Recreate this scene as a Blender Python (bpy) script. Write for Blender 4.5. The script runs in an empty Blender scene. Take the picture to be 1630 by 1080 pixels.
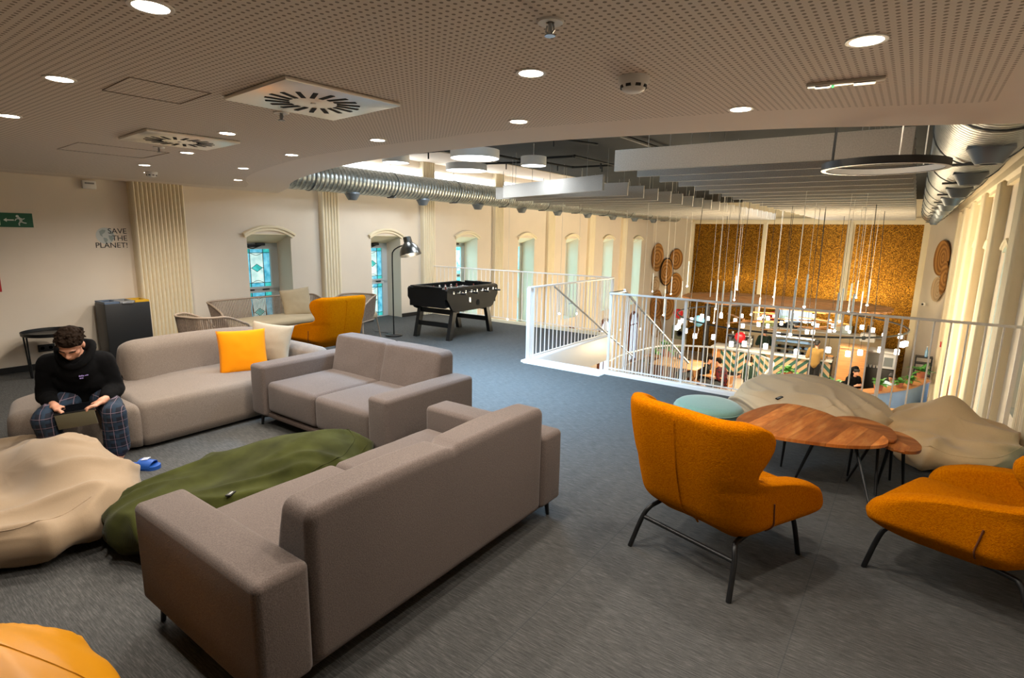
import bpy, bmesh, math, random
from mathutils import Vector as V, Matrix, noise
random.seed(7)
SC = bpy.context.scene
COL = SC.collection
PI = math.pi

# ------------------------------------------------------------------ camera
CAM_H = 1.75
F_PX, YAW, PITCH, ROLL = 875.25, -0.62414715, -0.18649845, 0.01892388
def camera():
    fw = V((math.sin(YAW) * math.cos(PITCH), math.cos(YAW) * math.cos(PITCH), math.sin(PITCH)))
    r0 = V((math.cos(YAW), -math.sin(YAW), 0))
    u0 = r0.cross(fw)
    r = math.cos(ROLL) * r0 + math.sin(ROLL) * u0
    u = -math.sin(ROLL) * r0 + math.cos(ROLL) * u0
    cd = bpy.data.cameras.new('camera')
    cd.sensor_width = 36
    cd.lens = 36 * F_PX / 1630
    cd.clip_start = .05
    cd.clip_end = 200
    o = bpy.data.objects.new('camera', cd)
    COL.objects.link(o)
    m = Matrix((r, u, -fw)).transposed().to_4x4()
    m.translation = V((0, 0, CAM_H))
    o.matrix_world = m
    SC.camera = o
camera()

# ------------------------------------------------------------------ world, exposure
w = bpy.data.worlds.new('world')
SC.world = w
w.use_nodes = True
w.node_tree.nodes['Background'].inputs[0].default_value = (.62, .78, 1, 1)
w.node_tree.nodes['Background'].inputs[1].default_value = .9
SC.view_settings.view_transform = 'Standard'
SC.view_settings.look = 'None'
SC.view_settings.gamma = 1
SC.view_settings.use_curve_mapping = False
SC.view_settings.exposure = 0.42
SC.cycles.use_denoising = True
SC.cycles.max_bounces = 12
SC.cycles.diffuse_bounces = 8
SC.cycles.glossy_bounces = 3
SC.cycles.transparent_max_bounces = 12
SC.cycles.sample_clamp_indirect = 8
SC.cycles.caustics_reflective = False
SC.cycles.caustics_refractive = False

def light(name, kind, loc, energy, color=(1, 1, 1), size=.1, rot=(0, 0, 0), parent=None, spot=None, size_y=None, blend=.5):
    d = bpy.data.lights.new(name, kind)
    d.energy = energy
    d.color = color
    if kind == 'AREA':
        d.shape = 'RECTANGLE' if size_y else 'DISK'
        d.size = size
        if size_y: d.size_y = size_y
    elif kind in ('POINT', 'SPOT'):
        d.shadow_soft_size = size
        if kind == 'SPOT':
            d.spot_size = spot or 2.2
            d.spot_blend = blend
    o = bpy.data.objects.new(name, d)
    COL.objects.link(o)
    o.location = loc
    o.rotation_euler = rot
    if parent: o.parent = parent
    return o

E_DOWN, E_DRUM, E_HALL, E_SKY = 48, .75, 3.0, 1.0

# ------------------------------------------------------------------ materials
def lin(h):
    c = [int(h[i:i + 2], 16) / 255 for i in (0, 2, 4)]
    return tuple(x / 12.92 if x <= .04045 else ((x + .055) / 1.055) ** 2.4 for x in c) + (1,)
MATS = {}
class NT:
    def __init__(s, name):
        m = bpy.data.materials.new(name)
        m.use_nodes = True
        s.m = m
        s.t = m.node_tree
        s.b = s.t.nodes['Principled BSDF']
        s.out = s.t.nodes['Material Output']
    def n(s, typ, **kw):
        x = s.t.nodes.new(typ)
        for k, v in kw.items(): setattr(x, k, v)
        return x
    def l(s, a, b): s.t.links.new(a, b)
    def coord(s, scale=(1, 1, 1), kind='Object', rot=(0, 0, 0)):
        c = s.n('ShaderNodeTexCoord')
        m = s.n('ShaderNodeMapping')
        m.inputs['Scale'].default_value = scale
        m.inputs['Rotation'].default_value = rot
        s.l(c.outputs[kind], m.inputs[0])
        return m.outputs[0]
    def noise(s, vec, scale, detail=2, rough=.5):
        x = s.n('ShaderNodeTexNoise')
        s.l(vec, x.inputs['Vector'])
        x.inputs['Scale'].default_value = scale
        x.inputs['Detail'].default_value = detail
        x.inputs['Roughness'].default_value = rough
        return x.outputs['Fac']
    def ramp(s, fac, stops, interp='LINEAR'):
        x = s.n('ShaderNodeValToRGB')
        x.color_ramp.interpolation = interp
        e = x.color_ramp.elements
        while len(e) < len(stops): e.new(.5)
        for el, (p, c) in zip(e, stops):
            el.position = p
            el.color = c if len(c) == 4 else tuple(c) + (1,)
        s.l(fac, x.inputs[0])
        return x.outputs[0]
    def math(s, op, a, b=None, c=None):
        x = s.n('ShaderNodeMath', operation=op)
        for i, v in enumerate((a, b, c)):
            if v is None: continue
            if isinstance(v, (int, float)): x.inputs[i].default_value = v
            else: s.l(v, x.inputs[i])
        return x.outputs[0]
    def mix(s, fac, a, b):
        x = s.n('ShaderNodeMix', data_type='RGBA')
        if isinstance(fac, (int, float)): x.inputs[0].default_value = fac
        else: s.l(fac, x.inputs[0])
        for i, v in ((6, a), (7, b)):
            if isinstance(v, tuple): x.inputs[i].default_value = v
            else: s.l(v, x.inputs[i])
        return x.outputs[2]
    def bump(s, h, strength=.3, dist=.01):
        x = s.n('ShaderNodeBump')
        x.inputs['Strength'].default_value = strength
        x.inputs['Distance'].default_value = dist
        s.l(h, x.inputs['Height'])
        s.l(x.outputs[0], s.b.inputs['Normal'])
    def col(s, c):
        if isinstance(c, tuple): s.b.inputs['Base Color'].default_value = c
        else: s.l(c, s.b.inputs['Base Color'])
    def set(s, rough=.5, metal=0, spec=None, sheen=None, coat=None):
        s.b.inputs['Roughness'].default_value = rough
        s.b.inputs['Metallic'].default_value = metal
        if spec is not None: s.b.inputs['Specular IOR Level'].default_value = spec
        if sheen: s.b.inputs['Sheen Weight'].default_value = sheen
        if coat: s.b.inputs['Coat Weight'].default_value = coat
    def sep(s, vec):
        x = s.n('ShaderNodeSeparateXYZ')
        s.l(vec, x.inputs[0])
        return x.outputs
def plain(name, hx, rough=.5, metal=0, var=.0, scale=8, bump=0, spec=None, kind='Object'):
    if name in MATS: return MATS[name]
    t = NT(name)
    c = lin(hx)
    if var:
        f = t.noise(t.coord(kind=kind), scale, 3)
        d = tuple(x * (1 - var) for x in c[:3]) + (1,)
        e = tuple(min(1, x * (1 + var)) for x in c[:3]) + (1,)
        t.col(t.ramp(f, [(.3, d), (.7, e)]))
        if bump: t.bump(f, bump, .01)
    else:
        t.col(c)
    t.set(rough, metal, spec)
    MATS[name] = t.m
    return t.m
def fabric(name, hx, var=.22, scale=260, bump=.35, rough=.95, big=.08, sheen=.15, dist=.004):
    t = NT(name)
    c = lin(hx)
    v = t.coord()
    f = t.noise(v, scale, 2, .7)
    g = t.noise(v, 2.5, 2)
    d = tuple(x * (1 - var) for x in c[:3]) + (1,)
    e = tuple(min(1, x * (1 + var)) for x in c[:3]) + (1,)
    a = t.ramp(f, [(.3, d), (.7, e)])
    b = t.ramp(g, [(.3, (1 - big,) * 3), (.7, (1, 1, 1))])
    x = t.n('ShaderNodeMix', data_type='RGBA', blend_type='MULTIPLY')
    x.inputs[0].default_value = 1
    t.l(a, x.inputs[6])
    t.l(b, x.inputs[7])
    t.col(x.outputs[2])
    t.set(rough, 0, .15, sheen)
    t.bump(f, bump, dist)
    MATS[name] = t.m
    return t.m
def emit(name, col, strength):
    t = NT(name)
    t.col((.8, .8, .8, 1))
    t.b.inputs['Emission Color'].default_value = tuple(col) + (1,)
    t.b.inputs['Emission Strength'].default_value = strength
    MATS[name] = t.m
    return t.m

# ------------------------------------------------------------------ tags and objects
def tag(o, label=None, cat=None, group=None, kind=None):
    if label: o['label'] = label
    if cat: o['category'] = cat
    if group: o['group'] = group
    if kind: o['kind'] = kind
    return o
def thing(name, label, cat, loc=(0, 0, 0), rz=0, group=None):
    o = bpy.data.objects.new(name, None)
    COL.objects.link(o)
    o.empty_display_size = .1
    o.location = loc
    o.rotation_euler = (0, 0, rz)
    return tag(o, label, cat, group)
def copy_tree(o, parent=None):
    c = o.copy()
    COL.objects.link(c)
    if parent: c.parent = parent
    for ch in list(o.children):
        copy_tree(ch, c)
    return c
KIDS = {}
ORD = 'first second third fourth fifth sixth seventh eighth ninth tenth eleventh twelfth thirteenth fourteenth fifteenth sixteenth seventeenth eighteenth nineteenth twentieth'.split() + ['twenty-' + x for x in 'first second third fourth fifth sixth seventh eighth ninth'.split()] + ['thirtieth', 'thirty-first', 'thirty-second']

class MB:
    def __init__(s): s.b = bmesh.new()
    def quad(s, pts):
        s.b.faces.new([s.b.verts.new(p) for p in pts])
        return s
    def box(s, x0, x1, y0, y1, z0, z1, bev=0, seg=2):
        v = [s.b.verts.new((x, y, z)) for z in (z0, z1) for y in (y0, y1) for x in (x0, x1)]
        fs = [s.b.faces.new([v[i] for i in q]) for q in ((0, 2, 3, 1), (4, 5, 7, 6), (0, 1, 5, 4), (2, 6, 7, 3), (0, 4, 6, 2), (1, 3, 7, 5))]
        if bev:
            es = list({e for f in fs for e in f.edges})
            bmesh.ops.bevel(s.b, geom=es, offset=bev, segments=seg, profile=.5, affect='EDGES')
        return s
    def obox(s, c, size, rz=0, rx=0, ry=0, bev=0, seg=2):
        t = MB()
        t.box(-size[0] / 2, size[0] / 2, -size[1] / 2, size[1] / 2, -size[2] / 2, size[2] / 2, bev, seg)
        return s.add(t, Matrix.Translation(c) @ Matrix.Rotation(rz, 4, 'Z') @ Matrix.Rotation(ry, 4, 'Y') @ Matrix.Rotation(rx, 4, 'X'))
    def add(s, o, m=None):
        if m is not None: o.b.transform(m)
        me = bpy.data.meshes.new('t')
        o.b.to_mesh(me)
        s.b.from_mesh(me)
        bpy.data.meshes.remove(me)
        o.b.free()
        return s
    def grid(s, fn, nu, nv, cu=False, cv=False):
        g = [[s.b.verts.new(fn(i / (nu if cu else nu - 1), j / (nv if cv else nv - 1))) for j in range(nv)] for i in range(nu)]
        for i in range(nu if cu else nu - 1):
            for j in range(nv if cv else nv - 1):
                q = [g[i][j], g[(i + 1) % nu][j], g[(i + 1) % nu][(j + 1) % nv], g[i][(j + 1) % nv]]
                try: s.b.faces.new(q)
                except ValueError: pass
        return g
    def tube(s, pts, r, n=8, closed=False, caps=True):
        pts = [V(p) for p in pts]
        k = len(pts)
        rs = r if isinstance(r, (list, tuple)) else [r] * k
        rings = []
        up = None
        for i, p in enumerate(pts):
            if closed: d = pts[(i + 1) % k] - pts[i - 1]
            else: d = pts[min(i + 1, k - 1)] - pts[max(i - 1, 0)]
            d.normalize()
            if up is None:
                up = V((0, 0, 1)) if abs(d.z) < .95 else V((1, 0, 0))
            a = d.cross(up)
            if a.length < 1e-6: a = d.orthogonal()
            a.normalize()
            up = a.cross(d).normalized()
            rings.append([s.b.verts.new(p + rs[i] * (math.cos(t) * a + math.sin(t) * up)) for t in [2 * PI * j / n for j in range(n)]])
        for i in range(k if closed else k - 1):
            A, B = rings[i], rings[(i + 1) % k]
            for j in range(n):
                s.b.faces.new((A[j], A[(j + 1) % n], B[(j + 1) % n], B[j]))
        if caps and not closed:
            s.b.faces.new(rings[0][::-1])
            s.b.faces.new(rings[-1])
        return s
    def lathe(s, prof, n=24, c=(0, 0, 0), m=None, caps=True):
        t = s if m is None else MB()
        rings = []
        for r, z in prof:
            if r < 1e-6: rings.append([t.b.verts.new((c[0], c[1], c[2] + z))])
            else: rings.append([t.b.verts.new((c[0] + r * math.cos(2 * PI * j / n), c[1] + r * math.sin(2 * PI * j / n), c[2] + z)) for j in range(n)])
        for A, B in zip(rings, rings[1:]):
            for j in range(n):
                q = [A[j % len(A)], A[(j + 1) % len(A)], B[(j + 1) % len(B)], B[j % len(B)]]
                u = []
                for x in q:
                    if x not in u: u.append(x)
                if len(u) > 2: t.b.faces.new(u)
        if caps:
            for R, rev in ((rings[0], 1), (rings[-1], 0)):
                if len(R) > 2: t.b.faces.new(R[::-1] if rev else R)
        if m is not None: s.add(t, m)
        return s
    def prism(s, poly, z0, z1, m=None):
        t = s if m is None else MB()
        a = [t.b.verts.new((x, y, z0)) for x, y in poly]
        b = [t.b.verts.new((x, y, z1)) for x, y in poly]
        k = len(poly)
        t.b.faces.new(a[::-1])
        t.b.faces.new(b)
        for i in range(k): t.b.faces.new((a[i], a[(i + 1) % k], b[(i + 1) % k], b[i]))
        if m is not None: s.add(t, m)
        return s
    def ball(s, c, r, m=None, sub=2):
        t = MB()
        bmesh.ops.create_icosphere(t.b, subdivisions=sub, radius=1)
        r = (r, r, r) if isinstance(r, (int, float)) else r
        return s.add(t, Matrix.Translation(c) @ (m.to_4x4() if m is not None else Matrix.Identity(4)) @ Matrix.Diagonal((*r, 1)))
    def limb(s, pts, rad, sub=2):
        for (p, r), (q, u) in zip(zip(pts, rad), list(zip(pts, rad))[1:]):
            t = MB()
            bmesh.ops.create_icosphere(t.b, subdivisions=sub, radius=r, matrix=Matrix.Translation(p))
            bmesh.ops.create_icosphere(t.b, subdivisions=sub, radius=u, matrix=Matrix.Translation(q))
            res = bmesh.ops.convex_hull(t.b, input=t.b.verts[:])
            bmesh.ops.delete(t.b, geom=list({g for g in res['geom_interior'] if isinstance(g, bmesh.types.BMVert)}), context='VERTS')
            s.add(t)
        return s
    def rbox(s, c, size, r, bulge=(0, 0, 0), n=5, k=4, fn=None):
        # rounded box with softly bulging faces; fn bends it afterwards
        t = MB()
        h = [x / 2 for x in size]
        def axis(L):
            L0 = max(L - r, 1e-4)
            o = [L0 + r * math.tan(PI / 4 * i / k) for i in range(1, k + 1)]
            return [-x for x in o[::-1]] + [-L0 + 2 * L0 * i / n for i in range(n + 1)] + o
        ax = [axis(x) for x in h]
        def put(p):
            q = V([max(-(h[i] - r), min(h[i] - r, p[i])) for i in range(3)])
            d = V(p) - q
            d.normalize()
            o = q + r * d
            for i in range(3):
                j, l = (i + 1) % 3, (i + 2) % 3
                o[i] += bulge[i] * d[i] * max(0, 1 - (p[j] / h[j]) ** 2) * max(0, 1 - (p[l] / h[l]) ** 2)
            if fn: o = V(fn(o))
            return o + V(c)
        cache = {}
        def vert(p):
            key = tuple(round(x, 6) for x in p)
            if key not in cache: cache[key] = t.b.verts.new(put(p))
            return cache[key]
        for i in range(3):
            j, l = (i + 1) % 3, (i + 2) % 3
            for sg in (-1, 1):
                for a0, a1 in zip(ax[j], ax[j][1:]):
                    for b0, b1 in zip(ax[l], ax[l][1:]):
                        q = []
                        for a, b in ((a0, b0), (a1, b0), (a1, b1), (a0, b1)):
                            p = [0, 0, 0]
                            p[i] = sg * ax[i][-1]
                            p[j] = a
                            p[l] = b
                            q.append(vert(p))
                        t.b.faces.new(q if sg > 0 else q[::-1])
        return s.add(t)
    def build(s, name, m=None, parent=None, loc=None, rz=0, flat=False, angle=40, fix=True, mods=()):
        if fix: bmesh.ops.recalc_face_normals(s.b, faces=s.b.faces[:])
        me = bpy.data.meshes.new(name)
        s.b.to_mesh(me)
        s.b.free()
        o = bpy.data.objects.new(name, me)
        COL.objects.link(o)
        for x in (m if isinstance(m, (list, tuple)) else [m]):
            if x: me.materials.append(x)
        if mods:
            for typ, kw in mods:
                md = o.modifiers.new(typ.lower(), typ)
                for k, v in kw.items(): setattr(md, k, v)
            dg = bpy.context.evaluated_depsgraph_get()
            ev = bpy.data.meshes.new_from_object(o.evaluated_get(dg))
            o.modifiers.clear()
            o.data = ev
            bpy.data.meshes.remove(me)
            me = ev
            me.name = name
        if not flat:
            me.polygons.foreach_set('use_smooth', [True] * len(me.polygons))
            if angle < 180: me.set_sharp_from_angle(angle=math.radians(angle))
        if parent:
            o.parent = parent
            KIDS.setdefault(parent.name, []).append(o)
        if loc is not None: o.location = loc
        o.rotation_euler = (0, 0, rz)
        return o
    def struct(s, name, m, **kw):
        o = s.build(name, m, **kw)
        o['kind'] = 'structure'
        return o
def arc(cx, cy, r, a0, a1, n, z=None):
    o = []
    for i in range(n + 1):
        a = a0 + (a1 - a0) * i / n
        p = (cx + r * math.cos(a), cy + r * math.sin(a))
        o.append(p if z is None else (*p, z))
    return o
def spline(pts, n=8):
    # Catmull-Rom through the points
    P = [V(p) for p in pts]
    P = [2 * P[0] - P[1]] + P + [2 * P[-1] - P[-2]]
    o = []
    for i in range(1, len(P) - 2):
        a, b, c, d = P[i - 1:i + 3]
        for j in range(n):
            t = j / n
            o.append(.5 * ((2 * b) + (c - a) * t + (2 * a - 5 * b + 4 * c - d) * t * t + (3 * b - a - 3 * c + d) * t ** 3))
    o.append(P[-2])
    return o
def lerp(a, b, t): return a + (b - a) * t
def sstep(a, b, x):
    t = max(0, min(1, (x - a) / (b - a)))
    return t * t * (3 - 2 * t)
def interp(tab, x):
    for (x0, y0), (x1, y1) in zip(tab, tab[1:]):
        if x <= x1: return lerp(y0, y1, max(0, (x - x0) / (x1 - x0)))
    return tab[-1][1]
def text_mesh(body, size, extrude=.001, align='LEFT'):
    c = bpy.data.curves.new('t', 'FONT')
    c.body = body
    c.size = size
    c.extrude = extrude
    c.align_x = align
    o = bpy.data.objects.new('t', c)
    COL.objects.link(o)
    dg = bpy.context.evaluated_depsgraph_get()
    me = bpy.data.meshes.new_from_object(o.evaluated_get(dg))
    bpy.data.objects.remove(o)
    t = MB()
    t.b.from_mesh(me)
    bpy.data.meshes.remove(me)
    return t
def frame_m(origin, xdir, ydir):
    x = V(xdir).normalized()
    y = V(ydir).normalized()
    m = Matrix((x, y, x.cross(y))).transposed().to_4x4()
    m.translation = V(origin)
    return m
# ------------------------------------------------------------------ room materials
XL, XR = -8.65, 1.03        # faces of the two long walls
YG = 24.3                   # gold end wall
ZF = -3.2                   # hall floor
ZC = 2.36                   # low ceiling
ZM = 3.25                   # high ceiling
WALL = plain('wall_paint', 'e2d5c2', .75, var=.03, scale=1.5)
CREAM = plain('cream_paint', 'ecdfc0', .6, var=.03, scale=2)
WHITE = plain('white_metal', 'f6f4f0', .4, spec=.5)
WHITEP = plain('white_plastic', 'e6e4de', .45)
BLACK = plain('black_metal', '121314', .42, spec=.4)
BLACKP = plain('black_plastic', '0e0f10', .5)
DARK = plain('dark_grey', '232427', .6)
STEEL = plain('brushed_steel', 'a8adb2', .3, 1)
def carpet():
    t = NT('woven_vinyl_carpet')
    v = t.coord((3.0, 42, 1))
    f = t.noise(v, 4, 5, .75)
    v2 = t.coord((140, 260, 1))
    g = t.noise(v2, 2.2, 1)
    f2 = t.math('MULTIPLY_ADD', f, .8, t.math('MULTIPLY', g, .2))
    a = t.ramp(f2, [(.33, lin('2b2c2c')), (.5, lin('484846')), (.68, lin('6b6a67'))])
    big = t.noise(t.coord((.35, .35, 1)), 1.3, 2)
    b = t.ramp(big, [(.35, (.88, .88, .88)), (.65, (1, 1, 1))])
    x = t.n('ShaderNodeMix', data_type='RGBA', blend_type='MULTIPLY')
    x.inputs[0].default_value = 1
    t.l(a, x.inputs[6])
    t.l(b, x.inputs[7])
    # tile seams every metre
    sx = t.sep(t.coord((1, 1, 1)))
    px = t.math('PINGPONG', t.math('ADD', sx[0], .24), .5)
    seam = t.math('LESS_THAN', px, .0025)
    t.col(t.mix(t.math('MULTIPLY', seam, .45), x.outputs[2], lin('2c3136')))
    t.set(.78, 0, .3)
    t.bump(f2, .35, .003)
    return t.m
CARPET = carpet()
def perforated():
    t = NT('perforated_plaster')
    c = t.coord((1, 1, 1))
    s = t.sep(c)
    p = .026
    a = t.math('SUBTRACT', t.math('FRACT', t.math('DIVIDE', s[0], p)), .5)
    b = t.math('SUBTRACT', t.math('FRACT', t.math('DIVIDE', s[1], p)), .5)
    d = t.math('SQRT', t.math('ADD', t.math('MULTIPLY', a, a), t.math('MULTIPLY', b, b)))
    hole = t.math('LESS_THAN', d, .23)
    t.col(t.mix(hole, lin('e0d6ca'), lin('928779')))
    t.set(.85, 0, .2)
    return t.m
PERF = perforated()
PLASTER = plain('ceiling_plaster', 'e2d8cc', .85, spec=.2)
CONC = plain('dark_concrete', '15191a', .85, var=.45, scale=1.6)
def woodmat(name, hx, var=.35, scale=(1, 14, 14), rough=.4, axis_rot=(0, 0, 0)):
    t = NT(name)
    c = lin(hx)
    v = t.coord(scale, rot=axis_rot)
    f = t.noise(v, 2.2, 5, .6)
    d = tuple(x * (1 - var) for x in c[:3]) + (1,)
    e = tuple(min(1, x * (1 + var * .8)) for x in c[:3]) + (1,)
    t.col(t.ramp(f, [(.28, d), (.5, c), (.74, e)]))
    t.set(rough, 0, .4)
    t.bump(f, .08, .004)
    MATS[name] = t.m
    return t.m
OAK = woodmat('oak_veneer', 'b07a48')
BROWNW = woodmat('brown_wood', '6b3f2a', scale=(14, 14, 1))
def gold():
    t = NT('gold_mosaic')
    x = t.n('ShaderNodeTexVoronoi')
    x.inputs['Scale'].default_value = 52
    t.l(t.coord(), x.inputs['Vector'])
    y = t.n('ShaderNodeSeparateColor')
    t.l(x.outputs['Color'], y.inputs[0])
    t.col(t.ramp(y.outputs[0], [(0, lin('553808')), (.5, lin('8f5f12')), (1, lin('c9922c'))]))
    t.set(.32, .75)
    t.l(t.math('MULTIPLY_ADD', y.outputs[1], .35, .2), t.b.inputs['Roughness'])
    t.bump(y.outputs[2], .9, .05)
    return t.m
GOLD = gold()

# ------------------------------------------------------------------ floors
m = MB()
m.box(XL - .5, -4.25, -2, 8.9, -.3, 0)
m.box(-4.25, -3.07, -2, 6.2, -.3, 0)
m.box(-3.07, XR + .4, -2, 6.36, -.3, 0)
m.struct('floor', CARPET, flat=True)
m = MB()
m.box(XL - .5, XR + .5, 5, YG + .5, ZF - .2, ZF)
t = NT('hall_floor_tiles')
br = t.n('ShaderNodeTexBrick')
br.inputs['Color1'].default_value = lin('9a8c7a'); br.inputs['Color2'].default_value = lin('a39583'); br.inputs['Mortar'].default_value = lin('75695b')
br.inputs['Scale'].default_value = 1; br.inputs['Mortar Size'].default_value = .01; br.inputs['Brick Width'].default_value = 1.2; br.inputs['Row Height'].default_value = .6
t.l(t.coord(), br.inputs[0]); t.col(br.outputs[0]); t.set(.35)
m.struct('floor_hall', t.m, flat=True)
m = MB()
m.box(XL - .3, XR + .3, -2, 4.9, ZF, -.3)     # store rooms under the gallery close the hall off
m.struct('wall_undercroft', WALL, flat=True)
# white edge trims round the gallery edge
m = MB()
m.box(-3.13, XR, 6.33, 6.43, -.32, .045, .008)
m.struct('trim_edge_front', WHITE)
m = MB()
m.box(-4.25, -3.07, 6.17, 6.22, -.32, .012, .004)
m.box(-4.25, -3.07, 6.2, 6.5, -.05, .008)
m.struct('trim_stair_nosing', WHITE)
m = MB()
m.box(XL, -4.2, 8.84, 8.96, -.32, .05, .008)
m.struct('trim_edge_back', CREAM)
m = MB()
m.box(-4.31, -4.19, 6.2, 8.96, -.4, .03, .008)
m.struct('trim_edge_stair', WHITE)

# ------------------------------------------------------------------ long walls with deep window recesses
WIN_Y = [5.11 + 2.5 * k for k in range(7)]
HW = .385
HEAD = 1.70
def long_wall(name, xf, xb):
    m = MB()
    ys = -2
    for yc in WIN_Y + [None]:
        y1 = 21.65 if yc is None else yc - HW
        m.box(min(xf, xb), max(xf, xb), ys, y1, ZF, ZM + .05)
        if yc is not None:
            m.box(min(xf, xb), max(xf, xb), yc - HW, yc + HW, HEAD, ZM + .05)
            low = -.02 if yc < 8.9 else -.8
            m.box(min(xf, xb), max(xf, xb), yc - HW, yc + HW, ZF, low)
            ys = yc + HW
    m.struct(name, WALL, flat=True)
long_wall('wall_window_side', XL, XL - .46)
long_wall('wall_hall_side', XR, XR + .46)
m = MB()
m.box(XL - .5, XR + .5, -2.2, -2, -.3, ZM)
m.struct('wall_entrance', plain('entrance_dark', '4a4541', .8), flat=True)
def slab(m, a, b, th, z0, z1):
    a, b = V((*a, 0)), V((*b, 0))
    d = (b - a).normalized()
    n = V((-d.y, d.x, 0)) * th
    m.prism([(p.x, p.y) for p in (a, b, b + n, a + n)], z0, z1)
CH_L = ((XL, 21.6), (-7.95, YG))
CH_R = ((.28, YG), (XR, 21.6))
m = MB(); slab(m, *CH_L, .2, ZF, ZM); m.struct('wall_corner_window_side', WALL, flat=True)
m = MB(); slab(m, *CH_R, .2, ZF, ZM); m.struct('wall_corner_hall_side', WALL, flat=True)
m = MB(); m.box(-8.2, .5, YG, YG + .2, ZF, ZM); m.struct('wall_end', CREAM, flat=True)
# gold mosaic fields between the cream columns of the end wall
for i, (a, b) in enumerate(((-7.83, -5.09), (-4.92, -2.17), (-1.9, .17))):
    m = MB(); m.box(a, b, YG - .04, YG + .05, ZF + .02, 2.38)
    m.struct('wall_gold_mosaic_%d' % (i + 1), GOLD, flat=True)
for i, x in enumerate((-7.93, -5.0, -2.04, .24)):
    m = MB(); m.box(x - (.1 if i in (0, 3) else .08), x + (.1 if i in (0, 3) else .08), YG - .12, YG, ZF, 2.45, .015)
    m.struct('trim_end_column_%d' % (i + 1), CREAM)
m = MB()
m.box(-7.95, .28, YG - .1, YG + .02, 2.38, 2.62, .02)
m.struct('trim_end_header', CREAM)

# ------------------------------------------------------------------ fluted pilasters
def pilaster(xf, yc, w, proj, n, side, idx, z0, z1=ZM):
    # half-round ribs along the front face; side = +1 faces +X
    poly = [(xf - side * .02, yc - w / 2), (xf + side * proj * .7, yc - w / 2)]
    pw = w / n
    for i in range(n):
        c = yc - w / 2 + pw * (i + .5)
        for k in range(7):
            a = PI * k / 6
            poly.append((xf + side * (proj * .7 + proj * .3 * math.sin(a)), c - pw * .48 * math.cos(a)))
    poly += [(xf + side * proj * .7, yc + w / 2), (xf - side * .02, yc + w / 2)]
    m = MB()
    m.prism(poly, z0, z1)
    m.struct('trim_pilaster_%d' % idx, CREAM, angle=50)
pilaster(XL, 3.45, .66, .15, 13, 1, 1, 0, 2.36)
for k in range(6):
    yc = 6.26 + 2.5 * k
    pilaster(XL, yc, .37, .1, 6, 1, 2 + k, 0 if yc < 8.9 else ZF)
for k in range(7):
    yc = 6.26 + 2.5 * k
    pilaster(XR, yc, .5, .14, 6, -1, 10 + k, -.2 if yc < 6.5 else ZF, 2.66)
# cornice along the hall-side wall
m = MB()
prof = [(0, 2.6), (-.07, 2.6), (-.07, 2.66), (-.12, 2.7), (-.13, 2.8), (-.2, 2.86), (-.22, 2.96), (0, 2.96)]
a = [m.b.verts.new((XR + x, -1.9, z)) for x, z in prof]
b = [m.b.verts.new((XR + x, 21.6, z)) for x, z in prof]
for i in range(len(prof)): m.b.faces.new((a[i], a[(i + 1) % len(prof)], b[(i + 1) % len(prof)], b[i]))
m.b.faces.new(a); m.b.faces.new(b[::-1])
m.struct('trim_cornice', CREAM, angle=30)
m = MB()
m.box(XL, XL + .018, -1.9, 3.1, 0, .075)
m.box(XL, XL + .018, 3.8, 4.72, 0, .075)
m.box(XL, XL + .018, 5.5, 6.05, 0, .075)
m.box(XL, XL + .018, 6.46, 7.22, 0, .075)
m.box(XL, XL + .018, 8.0, 8.55, 0, .075)
m.struct('baseboard_window_side', BLACKP, flat=True)
m = MB(); m.box(XR - .02, XR, -1.9, 5.9, 0, .075); m.struct('baseboard_hall_side', BLACKP, flat=True)

# ------------------------------------------------------------------ windows
def glass_mat(name, e):
    t = NT(name)
    s = t.sep(t.coord())            # x across the pane, z up, both about the pane centre
    n = t.noise(t.coord((3, 3, 3)), 3, 2)
    ax = t.math('ABSOLUTE', s[1])
    az = t.math('ABSOLUTE', s[2])
    edge = t.math('GREATER_THAN', ax, .118)
    edgez = t.math('GREATER_THAN', az, .255)
    border = t.math('MAXIMUM', edge, edgez)
    dia = t.math('LESS_THAN', t.math('ADD', t.math('MULTIPLY', ax, 1), t.math('MULTIPLY', az, 1.45)), .095)
    pale = t.ramp(n, [(.3, lin('8fb0ae')), (.7, lin('b9cdc6'))])
    teal = t.ramp(n, [(.3, lin('128480')), (.7, lin('3aa8a4'))])
    blue = t.ramp(n, [(.3, lin('2c86a0')), (.7, lin('6fb4c6'))])
    c = t.mix(border, pale, blue)
    c = t.mix(t.math('MULTIPLY', edge, edgez), c, teal)
    c = t.mix(dia, c, teal)
    t.col(c)
    t.l(c, t.b.inputs['Emission Color'])
    t.b.inputs['Emission Strength'].default_value = e
    t.set(.15)
    return t.m
GLASS = glass_mat('leaded_glass', 1.0)
GLASSH = glass_mat('leaded_glass_hall', 8)
LEAD = plain('lead_came', '16282a', .6)
WFRAME = plain('white_window_frame', 'c9cdca', .5)
FROST = emit('daylit_glass', (.72, .9, 1), 2.6)
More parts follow.
